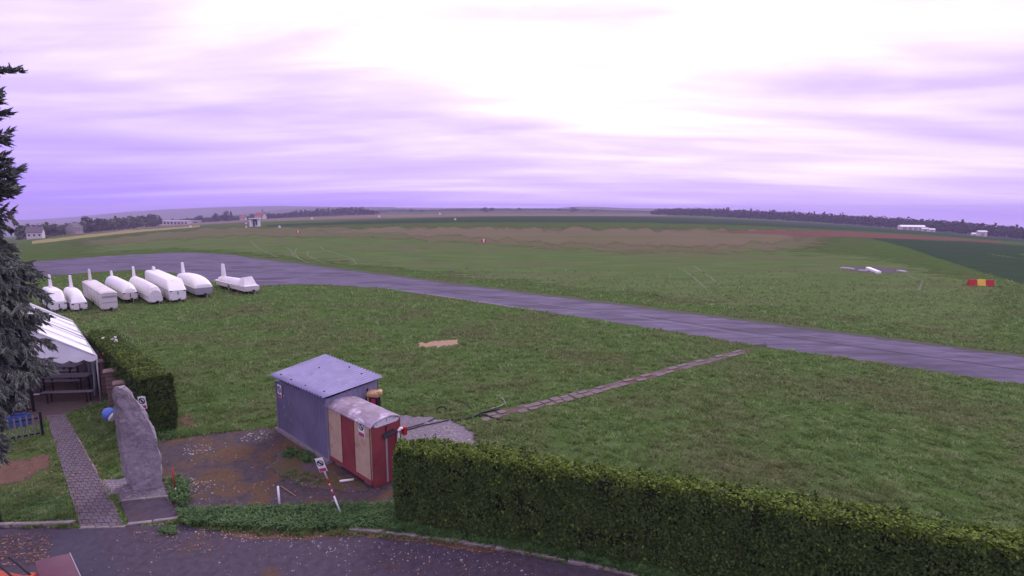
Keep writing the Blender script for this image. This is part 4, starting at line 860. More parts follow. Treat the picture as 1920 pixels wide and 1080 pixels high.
# ------------------------------------------------------------------ glider trailers
def trailer(A, Bx, back, spec, label, L=None):
    a = np.array(P(*A)[:2]); bk = np.array(P(*back)[:2]); ey = bk - a; ln = np.hypot(*ey); ey = ey / ln; ln = L or ln; ex = np.array((ey[1], -ey[0]))
    if ex[0] < 0: ex = -ex
    lo, hi = .3, 4
    for _ in range(30):
        m_ = (lo + hi) / 2; q = a + ex * m_
        if proj(q[0], q[1], 0)[0] < Bx: lo = m_
        else: hi = m_
    W = max(1.0, lo); base = a + ex * W / 2; rz = math.atan2(ex[1], ex[0])
    root = empty('glider_trailer', (float(base[0]), float(base[1]), g(*base)), label, 'glider trailer', 'white glider trailers parked in a row on the grass', rz)
    zb, zs, zt = spec['zb'], spec['zs'], spec['zt']; body, lid = MB(), MB()
    # body: tapered tub
    rings = []
    for s, k in ((0, .96), (.03, 1), (.9, 1), (1, spec.get('tail', .9))):
        hw = W / 2 * k; y = s * ln; rings.append([(-hw * .96, y, zb), (hw * .96, y, zb), (hw, y, zs - .01), (-hw, y, zs - .01)])
    body.loft(rings).build('body', M[spec.get('bm', 'white')], root)
    rings = []; n = spec['n']; K = 15
    for s, kw, kt in spec['st']:
        hw = W / 2 * kw * 1.03; h = (zt - zs) * kt; r = []
        for i in range(K):
            t = math.pi * i / (K - 1); c, q = math.cos(t), math.sin(t)
            r.append((-hw * math.copysign(abs(c)**(2 / n), c), s * ln, zs + h * abs(q)**(2 / n) + .004))
        rings.append(r)
    lo_ = lid.loft(rings).build('lid', M[spec.get('lm', 'white')], root, True); lo_.data.set_sharp_from_angle(angle=R(spec.get('sharp', 26)))
    if zs - zb > .25:
        for x in (-1, 1): MB().box((x * W * .515, ln * .48, zs), (.03, ln * .9, .05)).build('trim_rail', M[spec.get('trim', 'greybody')], root)
    fs = spec.get('fin')
    if fs:
        s, h, ch = fs; y = s * ln; zz = spec.get('finz', zt) - .12
        MB().hexa([(-.10, y - ch * .5, zz), (.10, y - ch * .5, zz), (.10, y + ch * .5, zz), (-.10, y + ch * .5, zz)], [(-.07, y - ch * .25, zz + h), (.07, y - ch * .25, zz + h), (.07, y + ch * .38, zz + h), (-.07, y + ch * .38, zz + h)]).build('fin_box', M[spec.get('lm', 'white')], root)
    for x in (-1, 1):
        wx = x * (W / 2 - .02); wy = ln * .45
        whl = MB().tube([(wx - .08, wy, .28), (wx + .08, wy, .28)], .28, 14).build('wheel', M['dark'], root); MB().tube([(wx - .085, wy, .28), (wx + .085, wy, .28)], .15, 10).build('rim', M['metal'], whl)
        MB().loft([[(wx + x * .10 * q, wy + .36 * math.cos(t), .28 + .36 * math.sin(t)) for t in np.linspace(.15, math.pi - .15, 9)] for q in (-1, 1, 1.02, -1)], False, False).build('mudguard', M['white'], root)
    MB().tube([(0, .3, zb + .03), (0, -.75, zb + .08)], .04, 6).build('drawbar', M['dark'], root); MB().box((0, -.35, zb + .08), (.16, .22, .14), 0, .02).build('coupling', M['black'], root)
    MB().tube([(.12, -.3, .0), (.12, -.3, zb + .2)], .03, 6).build('jockey_leg', M['metal'], root)
    if spec.get('clasp'):
        for x in (-.8, .8): MB().box((x * W / 2, -.015, zs - .02), (.16, .03, .07)).build('clasp', M['black'], root)
        MB().box((0, -.012, zs - .2), (.05, .03, .3)).build('latch', M['black'], root)
    for k, sq in enumerate(spec.get('seams', ())):                 # pressed seams up the side walls
        for x in (-1, 1): MB().box((x * (W / 2 + .004), sq * ln, (zb + zs) / 2), (.012, .035, zs - zb - .06)).build('side_seam', M['greybody'], root)
    for x in (-1, 1): MB().box((x * W * .42, -.01, zb + .07), (.10, .02, .06)).build('reflector', M['signred'] if spec.get('fin') else M['signwhite'], root)
    if spec.get('extra') == 'panel':
        MB().box((0, -.012, zb + .98), (W * .86, .02, .14)).build('front_strip', M['greybody'], root)
        MB().box((0, -.010, zb + .52), (W * .9, .016, .05)).build('front_seam', M['greybody'], root)
    if spec.get('extra') == 'canopy':
        h0 = zs + .03
        MB().loft([[(-W * .46, .05, h0), (W * .46, .05, h0), (W * .40, .35, h0 + .12), (-W * .40, .35, h0 + .12)], [(-W * .44, 1.1, h0), (W * .44, 1.1, h0), (W * .30, 1.0, h0 + .85), (-W * .2, 1.0, h0 + .80)], [(-W * .44, 2.2, h0), (W * .44, 2.2, h0), (W * .16, 2.0, h0 + .68), (-W * .16, 2.0, h0 + .66)]]).build('nose_cover', M['cloth_white'], root)
    pts = [base - ex * W * .6 - ey * .3, base + ex * W * .6 - ey * .3, base + ex * W * .6 + ey * ln, base - ex * W * .6 + ey * ln]; return root
slope = [(0, .96, .06), (.005, .95, .16), (.15, .88, .92), (.2, .92, 1), (.5, .94, 1), (.85, .85, .93), (.97, .75, .7), (1, .7, .2)]
roundl = [(0, .86, .08), (.012, .92, .45), (.04, .96, .75), (.09, 1, .93), (.15, 1, 1), (.8, 1, 1), (.92, .98, .92), (.98, .9, .65), (1, .8, .1)]
trailer((97, 586), 121, (72, 566), dict(zb=.16, zs=.66, zt=1.62, n=5.0, st=slope, fin=(.62, 1.15, .55), clasp=1), 'white glider trailer with a steep sloping front and tall fin, leftmost, half behind the spruce', 5.4)
trailer((135, 585), 166, (112, 566), dict(zb=.14, zs=.62, zt=1.58, n=3.6, st=[(0, .95, .06), (.05, .9, .4), (.15, .8, .8), (.24, .8, .97), (.5, .85, 1), (.85, .8, .9), (1, .7, .2)], fin=(.62, 1.1, .5), clasp=1), 'white glider trailer with a ribbed sloping lid and tall fin, second from the spruce', 5.4)
trailer((192, 584), 223, (157, 557), dict(zb=.14, zs=1.36, zt=1.56, n=2.4, bm='beige', lm='beige', smooth=False, st=[(0, .98, .3), (.01, 1, .85), (.04, 1, 1), (.5, 1, 1), (.97, 1, 1), (1, 1, .6)], fin=(.93, 1.15, .6), extra='panel', tail=1, seams=(.15, .32, .5, .68, .85)), 'long boxy cream glider trailer with a flat vertical front and a fin at its rear')
trailer((232, 569), 260, (197, 548), dict(zb=.30, zs=.86, zt=1.68, n=2.2, st=roundl, fin=(.9, .55, .5), clasp=1, trim='greybody', bm='beige'), 'white glider trailer with a round barrel lid, rounded front and a short fin')
trailer((281, 571), 304, (240, 547), dict(zb=.16, zs=.6, zt=1.62, n=2.3, bm='cloth_white', lm='cloth_white', st=[(0, .8, .55), (.02, .9, .8), (.08, 1, .9), (.25, 1, .96), (.6, 1, 1), (.9, .98, .95), (.98, .9, .6), (1, .8, .2)], fin=(.92, 1.0, .5)), 'glider trailer under a crumpled white cover, between the barrel-lidded and the tall slab-sided one')
trailer((319, 568), 351, (274, 542), dict(zb=.20, zs=1.0, zt=1.92, n=9, smooth=False, st=[(0, .98, .03), (.02, .98, .2), (.10, .97, .95), (.12, .97, 1), (.97, .97, 1), (1, .95, .9)], fin=(.9, .5, 1.1), clasp=1, tail=1, seams=(.18, .4, .62, .84)), 'tall slab-sided white glider trailer with a slanted front and a low stub on its roof')
trailer((368, 559), 400, (327, 541), dict(zb=.28, zs=.88, zt=1.82, n=3.2, bm='greybody', st=[(0, .98, .05), (.01, 1, .32), (.04, 1, .55), (.1, 1, .78), (.2, 1, .93), (.32, .98, 1), (.5, .95, 1), (.75, .85, .9), (.95, .7, .7), (1, .6, .2)], fin=(.88, 1.05, .75), finz=1.75, trim='white'), 'glider trailer with a glossy white domed lid over a grey tub and a tall fin')
trailer((459, 553), 488, (400, 537), dict(zb=.30, zs=.72, zt=1.28, n=1.7, st=[(.2, .55, .9), (.22, .72, 1), (.4, .62, .95), (.6, .5, .85), (.9, .35, .7), (1, .3, .4)], fin=(.86, 1.35, .9), finz=1.15, extra='canopy', tail=.6, bm='beige', trim='white'), 'low white glider trailer with a peaked nose cover and tall fin, rightmost of the row')

# ------------------------------------------------------------------ red machine and maroon lid at the near corner
def near_corner():
    z = .62
    q = [P(x, y, z)[:2] for x, y in ((66, 1052), (131, 1037), (158, 1096), (80, 1112))]
    cx = np.mean(q, axis=0); root = empty('box_trailer', (float(cx[0]), float(cx[1]), 0), 'flat maroon lid of a low trailer box at the near left corner of the driveway', 'trailer')
    l = [np.array(p) - cx for p in q]; l = [l[3], l[2], l[1], l[0]]
    MB().hexa([(*(p * .97), .28) for p in l], [(*(p * .97), z - .035) for p in l]).build('box_body', M['darkred'], root)
    MB().hexa([(*p, z - .03) for p in l], [(*p, z) for p in l]).build('lid', M['maroon'], root)
    for a, b in ((1, 2),): MB().tube([(*l[a], z + .004), (*l[b], z + .004)], .008, 6).build('edge_trim', M['metal'], root)
    for s in (0, 2):
        p = (l[s] + l[(s + 1) % 4]) / 2 * .9; MB().tube([(p[0] - .06, p[1], .2), (p[0] + .06, p[1], .2)], .2, 12).build('wheel', M['dark'], root)
    c = P(14, 1080, .55); root = empty('garden_machine', (c[0], c[1], 0), 'orange-red garden machine with black handlebars at the near left corner', 'garden machine', None, -.25)
    MB().box((-.05, -.12, .36), (1.0, .62, .30), 0, .06).build('housing', M['orange'], root); MB().box((.42, .12, .42), (.26, .3, .26), .1, .05).build('engine_cover', M['orange'], root)
    for y in (-.02, .2): MB().tube([(-.40, y + .10, .70), (.0, y + .02, .64), (.42, y - .06, .55)], .02, 8).build('handlebar', M['black'], root, True)
    for k in range(3): MB().box((.50 + .07 * k, -.05, .56), (.04, .12, .07)).build('knob', M['signwhite'] if k != 1 else M['black'], root)
    for s in (-1, 1):
        for x in (-.35, .3): MB().tube([(x, s * .36 - .1, .16), (x, s * .42 - .1, .16)], .16, 12).build('wheel', M['dark'], root)
near_corner()

# ------------------------------------------------------------------ spruce
def spruce():
    by = 12.6; bx = -13.3; root = empty('spruce_tree', (bx, by, 0), 'tall spruce with drooping branches cut off by the left edge of the photo', 'tree')
    HT = 17.0
    MB().tube([(0, 0, -.1), (.02, 0, 4), (0, .02, 9), (0, 0, HT)], .20, 10, .03).build('trunk', M['bark'], root, True)
    def rad(z):   # crown radius by height
        t = [(1.8, .4), (3.2, .5), (3.6, 1.35), (4.3, 1.62), (5.3, 1.42), (6.4, 1.58), (7.2, 1.5), (7.9, 1.25), (9, 1.48), (10.3, 1.58), (11.3, 1.62), (11.9, 1.15), (14, .6), (15.5, .6), (17, .1)]
        return float(np.interp(z, [a for a, b in t], [b for a, b in t]))
    br = MB(); tw = []   # twig start, direction, length
    z = 1.9
    while z < HT - .2:
        nb = 12 if z < 9 else 7
        a0 = random.random() * 6.28
        for k in range(nb):
            az = a0 + 6.283 * k / nb + random.uniform(-.25, .25); L = rad(z) * random.uniform(.66, 1.10); dr = random.uniform(.30, .55) if z < 7.5 else .05; zz = z + random.uniform(-.12, .12)
            pts = []
            for i in range(9):
                t = i / 8; pts.append(np.array((L * t * math.cos(az), L * t * math.sin(az), zz + L * (.10 * t - dr * 1.3 * t * t + (.18 * t**4)))))
            br.tube([tuple(p) for p in pts], .025, 4, .006, False)
            axes = [(pts, L)]
            for j in range(int(3 + L * 4)):                        # side branchlets
                t = .2 + .75 * random.random(); i = min(7, int(t * 8)); p = pts[i]; sa = az + random.choice((-1, 1)) * random.uniform(.45, 1.0); l2 = L * .42 * (1.15 - t) + .12
                dz = random.uniform(-.55, -.05) if z < 7.8 else random.uniform(-.1, .35); up = [p + np.array((math.cos(sa), math.sin(sa), dz - .5 * q / 8 * (z < 7.8))) * (l2 * q / 8) for q in range(9)]; axes.append((up, l2)); br.tube([tuple(q) for q in up[::2]], .010, 3, .004, False)
            vis = math.cos(az) > -.35 or z < 2
            for ax, l3 in axes:
                o3 = ax[-1] - ax[0]; o3 = o3 / (np.linalg.norm(o3) + 1e-6); side = np.cross(o3, (0, 0, 1)); side /= np.linalg.norm(side) + 1e-6
                nt = max(2, int(l3 * (24 if z < 9 else 20) * (1 if vis else .3)))
                for j in range(nt):
                    t = .12 + .88 * (j + random.random()) / nt; i = min(7, int(t * 8)); p = ax[i] + (ax[i + 1] - ax[i]) * (t * 8 - i)
                    ln = random.uniform(.12, .30) * (1.15 - .4 * t)
                    d = o3 * random.uniform(.15, .7) + side * random.choice((-1, 1)) * random.uniform(.1, .8) + np.array((0, 0, random.uniform(-1.1, -.1) if z < 7.8 else random.uniform(-.35, .5))); d /= np.linalg.norm(d); tw.append((p, d, ln))
                e3 = ax[-1] - ax[-2]; e3 = e3 / (np.linalg.norm(e3) + 1e-6); tw.append((ax[-1] - e3 * .06, e3 + np.array((0, 0, .3 if z > 5 else -.1)), .20))
        z += .23 if z < 9 else .36
    tag(br.build('branches', M['bark'], root), kind='stuff')
    Vs = []; n = len(tw); p = np.array([t[0] for t in tw]); d = np.array([t[1] for t in tw]); l = np.array([t[2] for t in tw])[:, None]
    d /= np.linalg.norm(d, axis=1)[:, None]
    a = np.cross(d, RNG.normal(size=(n, 3))); a /= np.linalg.norm(a, axis=1)[:, None]; b = np.cross(d, a)
    tris = []
    for e in (a, b): tris += [np.stack([p - e * .030, p + e * .030, p + d * l], 1), np.stack([p + d * l * .3 - e * .034, p + d * l * .3 + e * .034, p + d * l * 1.02], 1)]
    for k in range(7):             # needles as short spikes along the twig
        t = (k + .5) / 7; th = RNG.uniform(0, 6.283, (n, 1)); e = a * np.cos(th) + b * np.sin(th); c = p + d * l * t
        tris.append(np.stack([c - d * .016, c + d * .016, c + e * (.046 * (1.15 - .6 * t)) + d * .035], 1))
    T = np.concatenate(tris, 1).reshape(-1, 3); npmesh('needles', T, np.arange(len(T)).reshape(-1, 3), M['spruce'], root)
spruce()

# ------------------------------------------------------------------ far trees, woods, hills
def crown_mesh(name, kind, n, m):
    if kind == 'round':
        c = RNG.normal(size=(7, 3)) * (.28, .28, .16) + (0, 0, .62); k = RNG.integers(0, 7, n); d = RNG.normal(size=(n, 3)); d /= np.linalg.norm(d, axis=1)[:, None]
        p = c[k] + d * RNG.uniform(.16, .30, (n, 1)) * (1, 1, .85); nr = d + (0, 0, .3)
    else:
        h = RNG.random(n)**1.3; a = RNG.uniform(0, 6.283, n); r = .30 * (1 - h) * RNG.uniform(.6, 1.1, n) + .02
        p = np.c_[r * np.cos(a), r * np.sin(a), .08 + .92 * h]; nr = np.c_[np.cos(a), np.sin(a), np.full(n, .4)]
    V, T = leaves(0, p, nr, .14 if kind == 'round' else .11, .5); me = npmesh(name, V, T, m); d = me.data; bpy.data.objects.remove(me); return d
CR = [crown_mesh('crown', 'round', 420, M['far_leaf']) for _ in range(3)] + [crown_mesh('crown', 'round', 420, M['far_dark']) for _ in range(2)] + [crown_mesh('crown', 'cone', 260, M['far_dark']) for _ in range(2)]
tkm = MB().tube([(0, 0, -.05), (0, 0, .6)], .03, 6, .015).build('trunk', M['bark']); TKM = tkm.data; bpy.data.objects.remove(tkm)
def far_tree(px, d, h, k, wide, label, group):
    p = AT(px, d); o = empty('tree', p, label, 'tree', group, random.uniform(0, 6)); o.scale = (h * wide, h * wide, h)
    link('crown', CR[k], o); link('trunk', TKM, o)
def wood(name, line, rows, gap, m, label, conif=.3, clump=46):
    """line: (px, depth, height in m) along the wood's near edge"""
    ln = np.array(line); Pn, Nn = [], []
    for r in range(rows):
        px = ln[0, 0]
        while px < ln[-1, 0]:
            d = np.interp(px, ln[:, 0], ln[:, 1]) + r * gap; h = np.interp(px, ln[:, 0], ln[:, 2]) * random.uniform(.72, 1.12)
            p = AT(px, d); k = clump; c = random.random() < conif; q = RNG.normal(size=(k, 3)); q /= np.linalg.norm(q, axis=1)[:, None]
            if c:
                hh = RNG.random(k); a = RNG.uniform(0, 6.283, k); rr = h * .24 * (1 - hh); v = np.c_[rr * np.cos(a), rr * np.sin(a), h * 1.08 * hh]
            else:
                v = q * RNG.uniform(.6, 1, (k, 1)) * (h * .42, h * .42, h * .46) + (0, 0, h * .52)
            Pn.append(v + p); Nn.append(q + (0, 0, .2)); px += F * h * .36 / d * random.uniform(.6, 1.3)
    h = ln[:, 2].mean(); V, T = leaves(0, np.concatenate(Pn), np.concatenate(Nn), h * .24, .5); o = tag(npmesh(name, V, T, m), kind='stuff'); o['label'] = label
wood('forest', [(1222, 1250, 7), (1236, 1230, 13), (1280, 1180, 17), (1400, 1050, 17.5), (1560, 930, 16), (1700, 820, 17), (1800, 740, 16), (1960, 640, 15)], 4, 16, M['far_dark'], 'dark forest edge along the right horizon', .15)
wood('treeline', [(40, 430, 11), (120, 520, 11), (180, 560, 13), (240, 640, 15), (300, 760, 17)], 3, 18, M['far_leaf'], 'low wooded edge of the village on the left horizon', .1)
wood('treeline', [(290, 1000, 9), (340, 1050, 9), (420, 1080, 11), (470, 1120, 8)], 3, 25, M['far_leaf'], 'trees behind the long white building on the left horizon', .2)
wood('treeline', [(500, 1200, 9), (540, 1200, 10), (560, 1200, 14), (640, 1180, 17), (680, 1180, 15), (702, 1180, 8)], 3, 25, M['far_dark'], 'mixed wood on the horizon right of the red-roofed house', .45)
wood('treeline', [(700, 1900, 12), (740, 1900, 14), (800, 2000, 8), (860, 2000, 12), (960, 2100, 10), (1080, 2100, 12), (1160, 2100, 8), (1220, 2100, 8)], 2, 60, M['far_leaf'], 'thin line of far trees along the middle of the horizon', .1)
TG = 'trees standing out on the horizon'
for px, d, h, k, wd, lb in ((96, 470, 10, 3, 1.3, 'dark broad tree between the two leftmost village houses'), (172, 560, 19, 4, 1.15, 'tall dark bushy tree just right of the gabled village house'), (186, 575, 17, 3, 1.1, 'dark bushy tree beside the tallest one near the gabled village house'), (200, 590, 15, 5, 1.0, 'narrow dark conifer right of the bushy pair by the gabled house'),
        (250, 700, 16, 0, 1.3, 'green broad tree in the middle of the left village edge'), (275, 740, 18, 1, 1.2, 'green tree left of the long white building, second from it'), (292, 760, 20, 4, 1.2, 'tall dark tree directly left of the long white building'), (376, 1000, 16, 3, 1.0, 'dark tree right of the long white building'),
        (408, 1030, 18, 4, 1.1, 'dark tree left of the tallest pair before the red-roofed house'), (421, 1030, 22, 4, 1.0, 'tall dark tree, left one of a pair before the red-roofed house'), (434, 1030, 23, 5, .9, 'tall slim dark tree, right one of a pair before the red-roofed house'), (474, 1130, 14, 3, 1.2, 'dark tree behind the orange-roofed house'), (497, 1130, 16, 0, 1.1, 'green tree right of the red-roofed house'),
        (546, 1190, 16, 5, 1.0, 'slim conifer at the left end of the mixed wood'), (707, 1170, 9, 3, 1.4, 'small round dark tree standing alone right of the mixed wood'), (770, 1700, 14, 3, 1.3, 'small dark tree on the ridge left of centre'), (790, 1700, 11, 4, 1.3, 'lower dark tree on the ridge left of centre'), (912, 1500, 15, 4, 1.9, 'broad dark clump of trees at the middle of the horizon'), (922, 1500, 14, 3, 1.7, 'dark crown at the right end of the middle clump'), (904, 1500, 12, 3, 1.6, 'dark crown at the left end of the middle clump'),
        (973, 1700, 15, 3, 1.0, 'upright tree right of the middle clump'), (1049, 1700, 12, 3, 1.0, 'small upright tree left of the round one near the horizon centre'), (1077, 1600, 17, 4, 1.5, 'round dark tree alone on the horizon right of centre'), (1112, 1600, 8, 3, 1.2, 'tiny round bush right of the lone round tree'), (868, 1700, 9, 3, 1.5, 'low dark bush left of the middle clump')):
    far_tree(px, d, h * .78, k, wd, lb, TG)
def hills(name, d, prof, depth, label):
    n = 120; q = resample(prof, n); V = []
    for px, py in q:
        x, y, z0 = AT(px, d); zt = Z(d, py); lo = g(x * (d - depth) / d, d - depth) - 4; zt = max(zt, lo + 1)
        for k, t in enumerate((0, .25, .55, .8, 1, 1.25, 1.7)):
            yy = d - depth + depth * t; h = (0, .3, .68, .9, 1, .9, .3)[k]; V.append((x * yy / d, yy, lo + (zt - lo) * h + random.uniform(-.5, .5) * h))
    f = [(i * 7 + j, (i + 1) * 7 + j, (i + 1) * 7 + j + 1, i * 7 + j + 1) for i in range(n - 1) for j in range(6)]
    tag(npmesh(name, V, f, M['hill'], None, True), kind='structure')
hills('hills', 2900, [(430, 402), (500, 396), (540, 391), (600, 388.5), (700, 388), (735, 388), (760, 391), (810, 392), (880, 391), (960, 392), (1050, 390), (1080, 387.5), (1130, 388), (1165, 390), (1240, 391), (1330, 392)], 500, '')
hills('hills', 3900, [(-80, 415), (60, 412), (136, 407), (231, 398), (303, 393), (420, 388), (520, 386), (700, 389), (960, 390), (1300, 391)], 700, '')

# ------------------------------------------------------------------ far buildings
def house(px, d, w_, dp, hw, hr, rz, wm, rm, label, name='house', wins=3, flat=False):
    root = empty(name, AT(px, d), label, 'house' if name == 'house' else name.replace('_', ' '), None, rz)
    MB().hexa([(-w_ / 2, -dp / 2, -1), (w_ / 2, -dp / 2, -1), (w_ / 2, dp / 2, -1), (-w_ / 2, dp / 2, -1)], [(-w_ / 2, -dp / 2, hw), (w_ / 2, -dp / 2, hw), (w_ / 2, dp / 2, hw), (-w_ / 2, dp / 2, hw)]).build('wall', M[wm], root)
    e = .5
    rf = MB(); a, b = -w_ / 2 - e, w_ / 2 + e
    rf.loft([[(x, -dp / 2 - e, hw - .2), (x, 0, hw + hr), (x, dp / 2 + e, hw - .2), (x, dp / 2 + e, hw - .45), (x, 0, hw + hr - .3), (x, -dp / 2 - e, hw - .45)] for x in (a, b)]).build('roof', M[rm], root)
    for s in (-1, 1):
        x = s * (w_ / 2 - .06); MB().loft([[(x + q, -dp / 2, hw - .1), (x + q, 0, hw + hr - .32), (x + q, dp / 2, hw - .1)] for q in (-.05, .05)]).build('gable_wall', M[wm], root)
    for k in range(wins):
        x = -w_ / 2 + w_ * (k + .5) / wins; wn = MB().box((x, -dp / 2 - .03, hw * .55), (w_ / wins * .45, .08, hw * .35)).build('window', M['signwhite'], root); MB().box((x, -dp / 2 - .08, hw * .55), (w_ / wins * .38, .03, hw * .29)).build('pane', M['glass'], wn)
    return root
house(68, 400, 9, 8, 5, 4, .5, 'render', 'greyroof', 'white village house with a dark pitched roof, half hidden by the spruce')
house(140, 520, 8, 11, 6.5, 4.5, 1.45, 'render_grey', 'greyroof', 'grey gabled village house standing among trees on the left horizon')
h = house(468 - 12, 1080, 11, 9, 4.5, 4, .3, 'render', 'tileroof', 'small pale house with an orange tiled roof left of the hut')
h = house(489, 1080, 18, 12, 6, 7, -.2, 'render', 'tileroof', 'pale house with a big red tiled roof behind the white hut'); MB().box((5, 1, 12), (1.6, 1.6, 3)).build('chimney', M['render'], h)
def long_building():
    root = empty('long_building', AT(330, 960), 'long low white building with dark bays among the far trees', 'building', None, -.15)
    MB().box((0, 0, 2.5), (56, 12, 7)).build('wall', M['render'], root); MB().box((0, 0, 6.4), (58, 14, .9)).build('roof', M['signwhite'], root)
    for k in range(8): MB().box((-24 + 7 * k, -6.05, 2.2), (4.2, .3, 3.6)).build('bay', M['glass'], root)
    root2 = empty('shed_building', AT(367, 980), 'low pale annexe right of the long white building', 'building', None, -.1)
    MB().box((0, 0, 1.5), (17, 8, 4.5)).build('wall', M['render_grey'], root2); MB().box((0, 0, 4), (18, 9, .5)).build('roof', M['signwhite'], root2); MB().box((2, -4.05, 1.4), (7, .2, 2)).build('opening', M['glass'], root2)
long_building()
def church():
    root = empty('church_tower', AT(493, 1300), 'thin church spire rising behind the red-roofed house', 'church'); MB().box((0, 0, 8), (4, 4, 18)).build('tower', M['render_grey'], root)
    MB().loft([[(r * math.cos(t), r * math.sin(t), z) for t in np.linspace(0, 6.283, 9)[:-1]] for r, z in ((2.6, 17), (1, 20.5), (.1, 27))]).build('spire', M['greyroof'], root)
church()
def far_hangar():
    root = empty('hangar', AT(1708, 640), 'pale grey hangar before the forest on the right horizon', 'hangar', None, -.35)
    MB().box((0, 0, 2.2), (24, 12, 4.6)).build('wall', M['render'], root)
    MB().loft([[(x, -6.4, 4.4), (x, -2, 6.2), (x, 2, 6.2), (x, 6.4, 4.4), (x, 6.4, 4.1), (x, -6.4, 4.1)] for x in (-12.4, 12.4)]).build('roof', M['signwhite'], root)
    for k in range(4): MB().box((-8 + 5.4 * k, -6.1, 1.9), (3.6, .3, 3.2)).build('bay', M['render_grey'], root)
    for k, (px, ww, lb) in enumerate(((1733, 7, 'small white shed directly right of the far hangar'), (1746, 6, 'small white shed at the end of the far hangar row'), (1826, 5, 'tiny pale hut at the forest foot, left one of two'), (1840, 8, 'pale two-storey hut at the forest foot on the far right'))):
        r = empty('far_shed', AT(px, 630 - 20 * k), lb, 'shed', None, -.3); hh = (3.2, 3, 2, 5)[k]
        MB().box((0, 0, hh / 2 - .2), (ww, 4, hh + .4)).build('wall', M['render'], r)
        MB().loft([[(x, -2.4, hh - .05), (x, 0, hh + 1.2), (x, 2.4, hh - .05), (x, 2.4, hh - .25), (x, 0, hh + .95), (x, -2.4, hh - .25)] for x in (-ww / 2 - .2, ww / 2 + .2)]).build('roof', M['signwhite'], r)
        MB().box((0, -2.05, hh * .4), (ww * .4, .15, hh * .55)).build('door', M['render_grey'], r)
far_hangar()
def hut():
    p = P(478, 425); s = p[1] / F * 1.01; root = empty('start_hut', (p[0], p[1], p[2]), 'white start hut with dark doorways beside the red and white mast', 'hut', None, .35)
    W_ = 19 * s; H_ = 14.5 * s
    MB().box((0, W_ * .25, H_ / 2), (W_ * .9, W_ * .35, H_)).build('wall', M['signwhite'], root)
    MB().box((-W_ * .33, 0, H_ * .5), (W_ * .22, W_ * .3, H_)).build('pier', M['signwhite'], root); MB().box((W_ * .36, 0, H_ * .44), (W_ * .26, W_ * .3, H_ * .88)).build('pier', M['signwhite'], root)
    MB().box((-W_ * .08, W_ * .06, H_ * .40), (W_ * .12, .3, H_ * .72)).build('doorway', M['black'], root); MB().box((W_ * .15, W_ * .06, H_ * .52), (W_ * .15, .3, H_ * .62)).build('doorway', M['black'], root)
    MB().box((0, -.05, H_ + .15), (W_ * .98, W_ * .75, .3)).build('roof', M['signwhite'], root)
    MB().box((W_ * .02, W_ * .05, H_ * .80), (W_ * .2, .5, H_ * .13), 0).build('window', M['glass'], root)
    p = P(462, 427); root = empty('mast', p, 'short red and white banded mast left of the white start hut', 'mast')
    for k in range(5): MB().tube([(0, 0, k * 3.0 * s * 1.05), (0, 0, (k + 1) * 3.0 * s * 1.05)], .45, 8).build('band', M['signwhite'] if k % 2 == 0 else M['signred'], root)
hut()
def marker(px, py, wpx, hpx, label, red=True):
    p = P(px, py); s = p[1] / F; w_, h_ = wpx * s, hpx * s; root = empty('runway_marker', p, label, 'runway marker', 'runway edge markers')
    a = w_ / 2
    MB().loft([[(-a * .3 , y, .0), (a * .35, y, .0), (a * .3, y, h_), (-a * .3, y, h_)] for y in (-h_ * .4, h_ * .2)]).build('white_panel', M['signwhite'], root)
    for sg in (-1, 1): MB().loft([[(sg * a * .36, y, 0), (sg * a, y, 0.0), (sg * a * .75, y, h_ * .85), (sg * a * .32, y, h_ * .95)] for y in (-h_ * .38, h_ * .2)]).build('red_panel' if red else 'side_panel', M['red'] if red else M['render'], root)
marker(907, 454, 10, 6, 'red and white runway marker on the grass left of centre, nearest to the camera')
marker(559.5, 437, 6, 4.5, 'red and white runway marker standing right of the white hut')
for px, py, lb in ((585, 411.5, 'pale runway marker on the far field right of the hut'), (711, 408, 'pale runway marker at the edge of the far field left of centre'), (853.5, 413, 'pale runway marker in front of the dark crop strip'), (825, 402.5, 'tiny pale runway marker far up the field left of centre'), (357, 427, 'pale runway marker on the left field, nearest to the village'), (524, 427, 'small pale runway marker low in the grass right of the hut')):
    marker(px, py, 4.5, 4, lb, False)
def board_marker():
    p = P(1838, 536); s = p[1] / F * 1.06; root = empty('board_marker', p, 'red and yellow three-part marker board lying in the grass on the right', 'marker board', None, -.22)
    for k in range(3):
        m = 'yellow' if k == 1 else 'signred'; w_ = 13 * s; x = (k - 1) * w_
        MB().hexa([(x - w_ / 2 + .01, -.25, .02), (x + w_ / 2 - .01, -.25, .02), (x + w_ / 2 - .01, .25, .02), (x - w_ / 2 + .01, .25, .02)], [(x - w_ / 2 + .01, -.05, 11.5 * s), (x + w_ / 2 - .01, -.05, 11.5 * s), (x + w_ / 2 - .01, .05, 11.5 * s), (x - w_ / 2 + .01, .05, 11.5 * s)]).build('yellow_panel' if k == 1 else 'red_panel', M['yellow'] if k == 1 else M['red'], root)
board_marker()
sheet('dirt_hollow', [(1590, 507), (1640, 512), (1695, 511)], [(1580, 501), (1640, 500.5), (1702, 506)], M['drive'], .01, 40, 4, .5, excl=False)
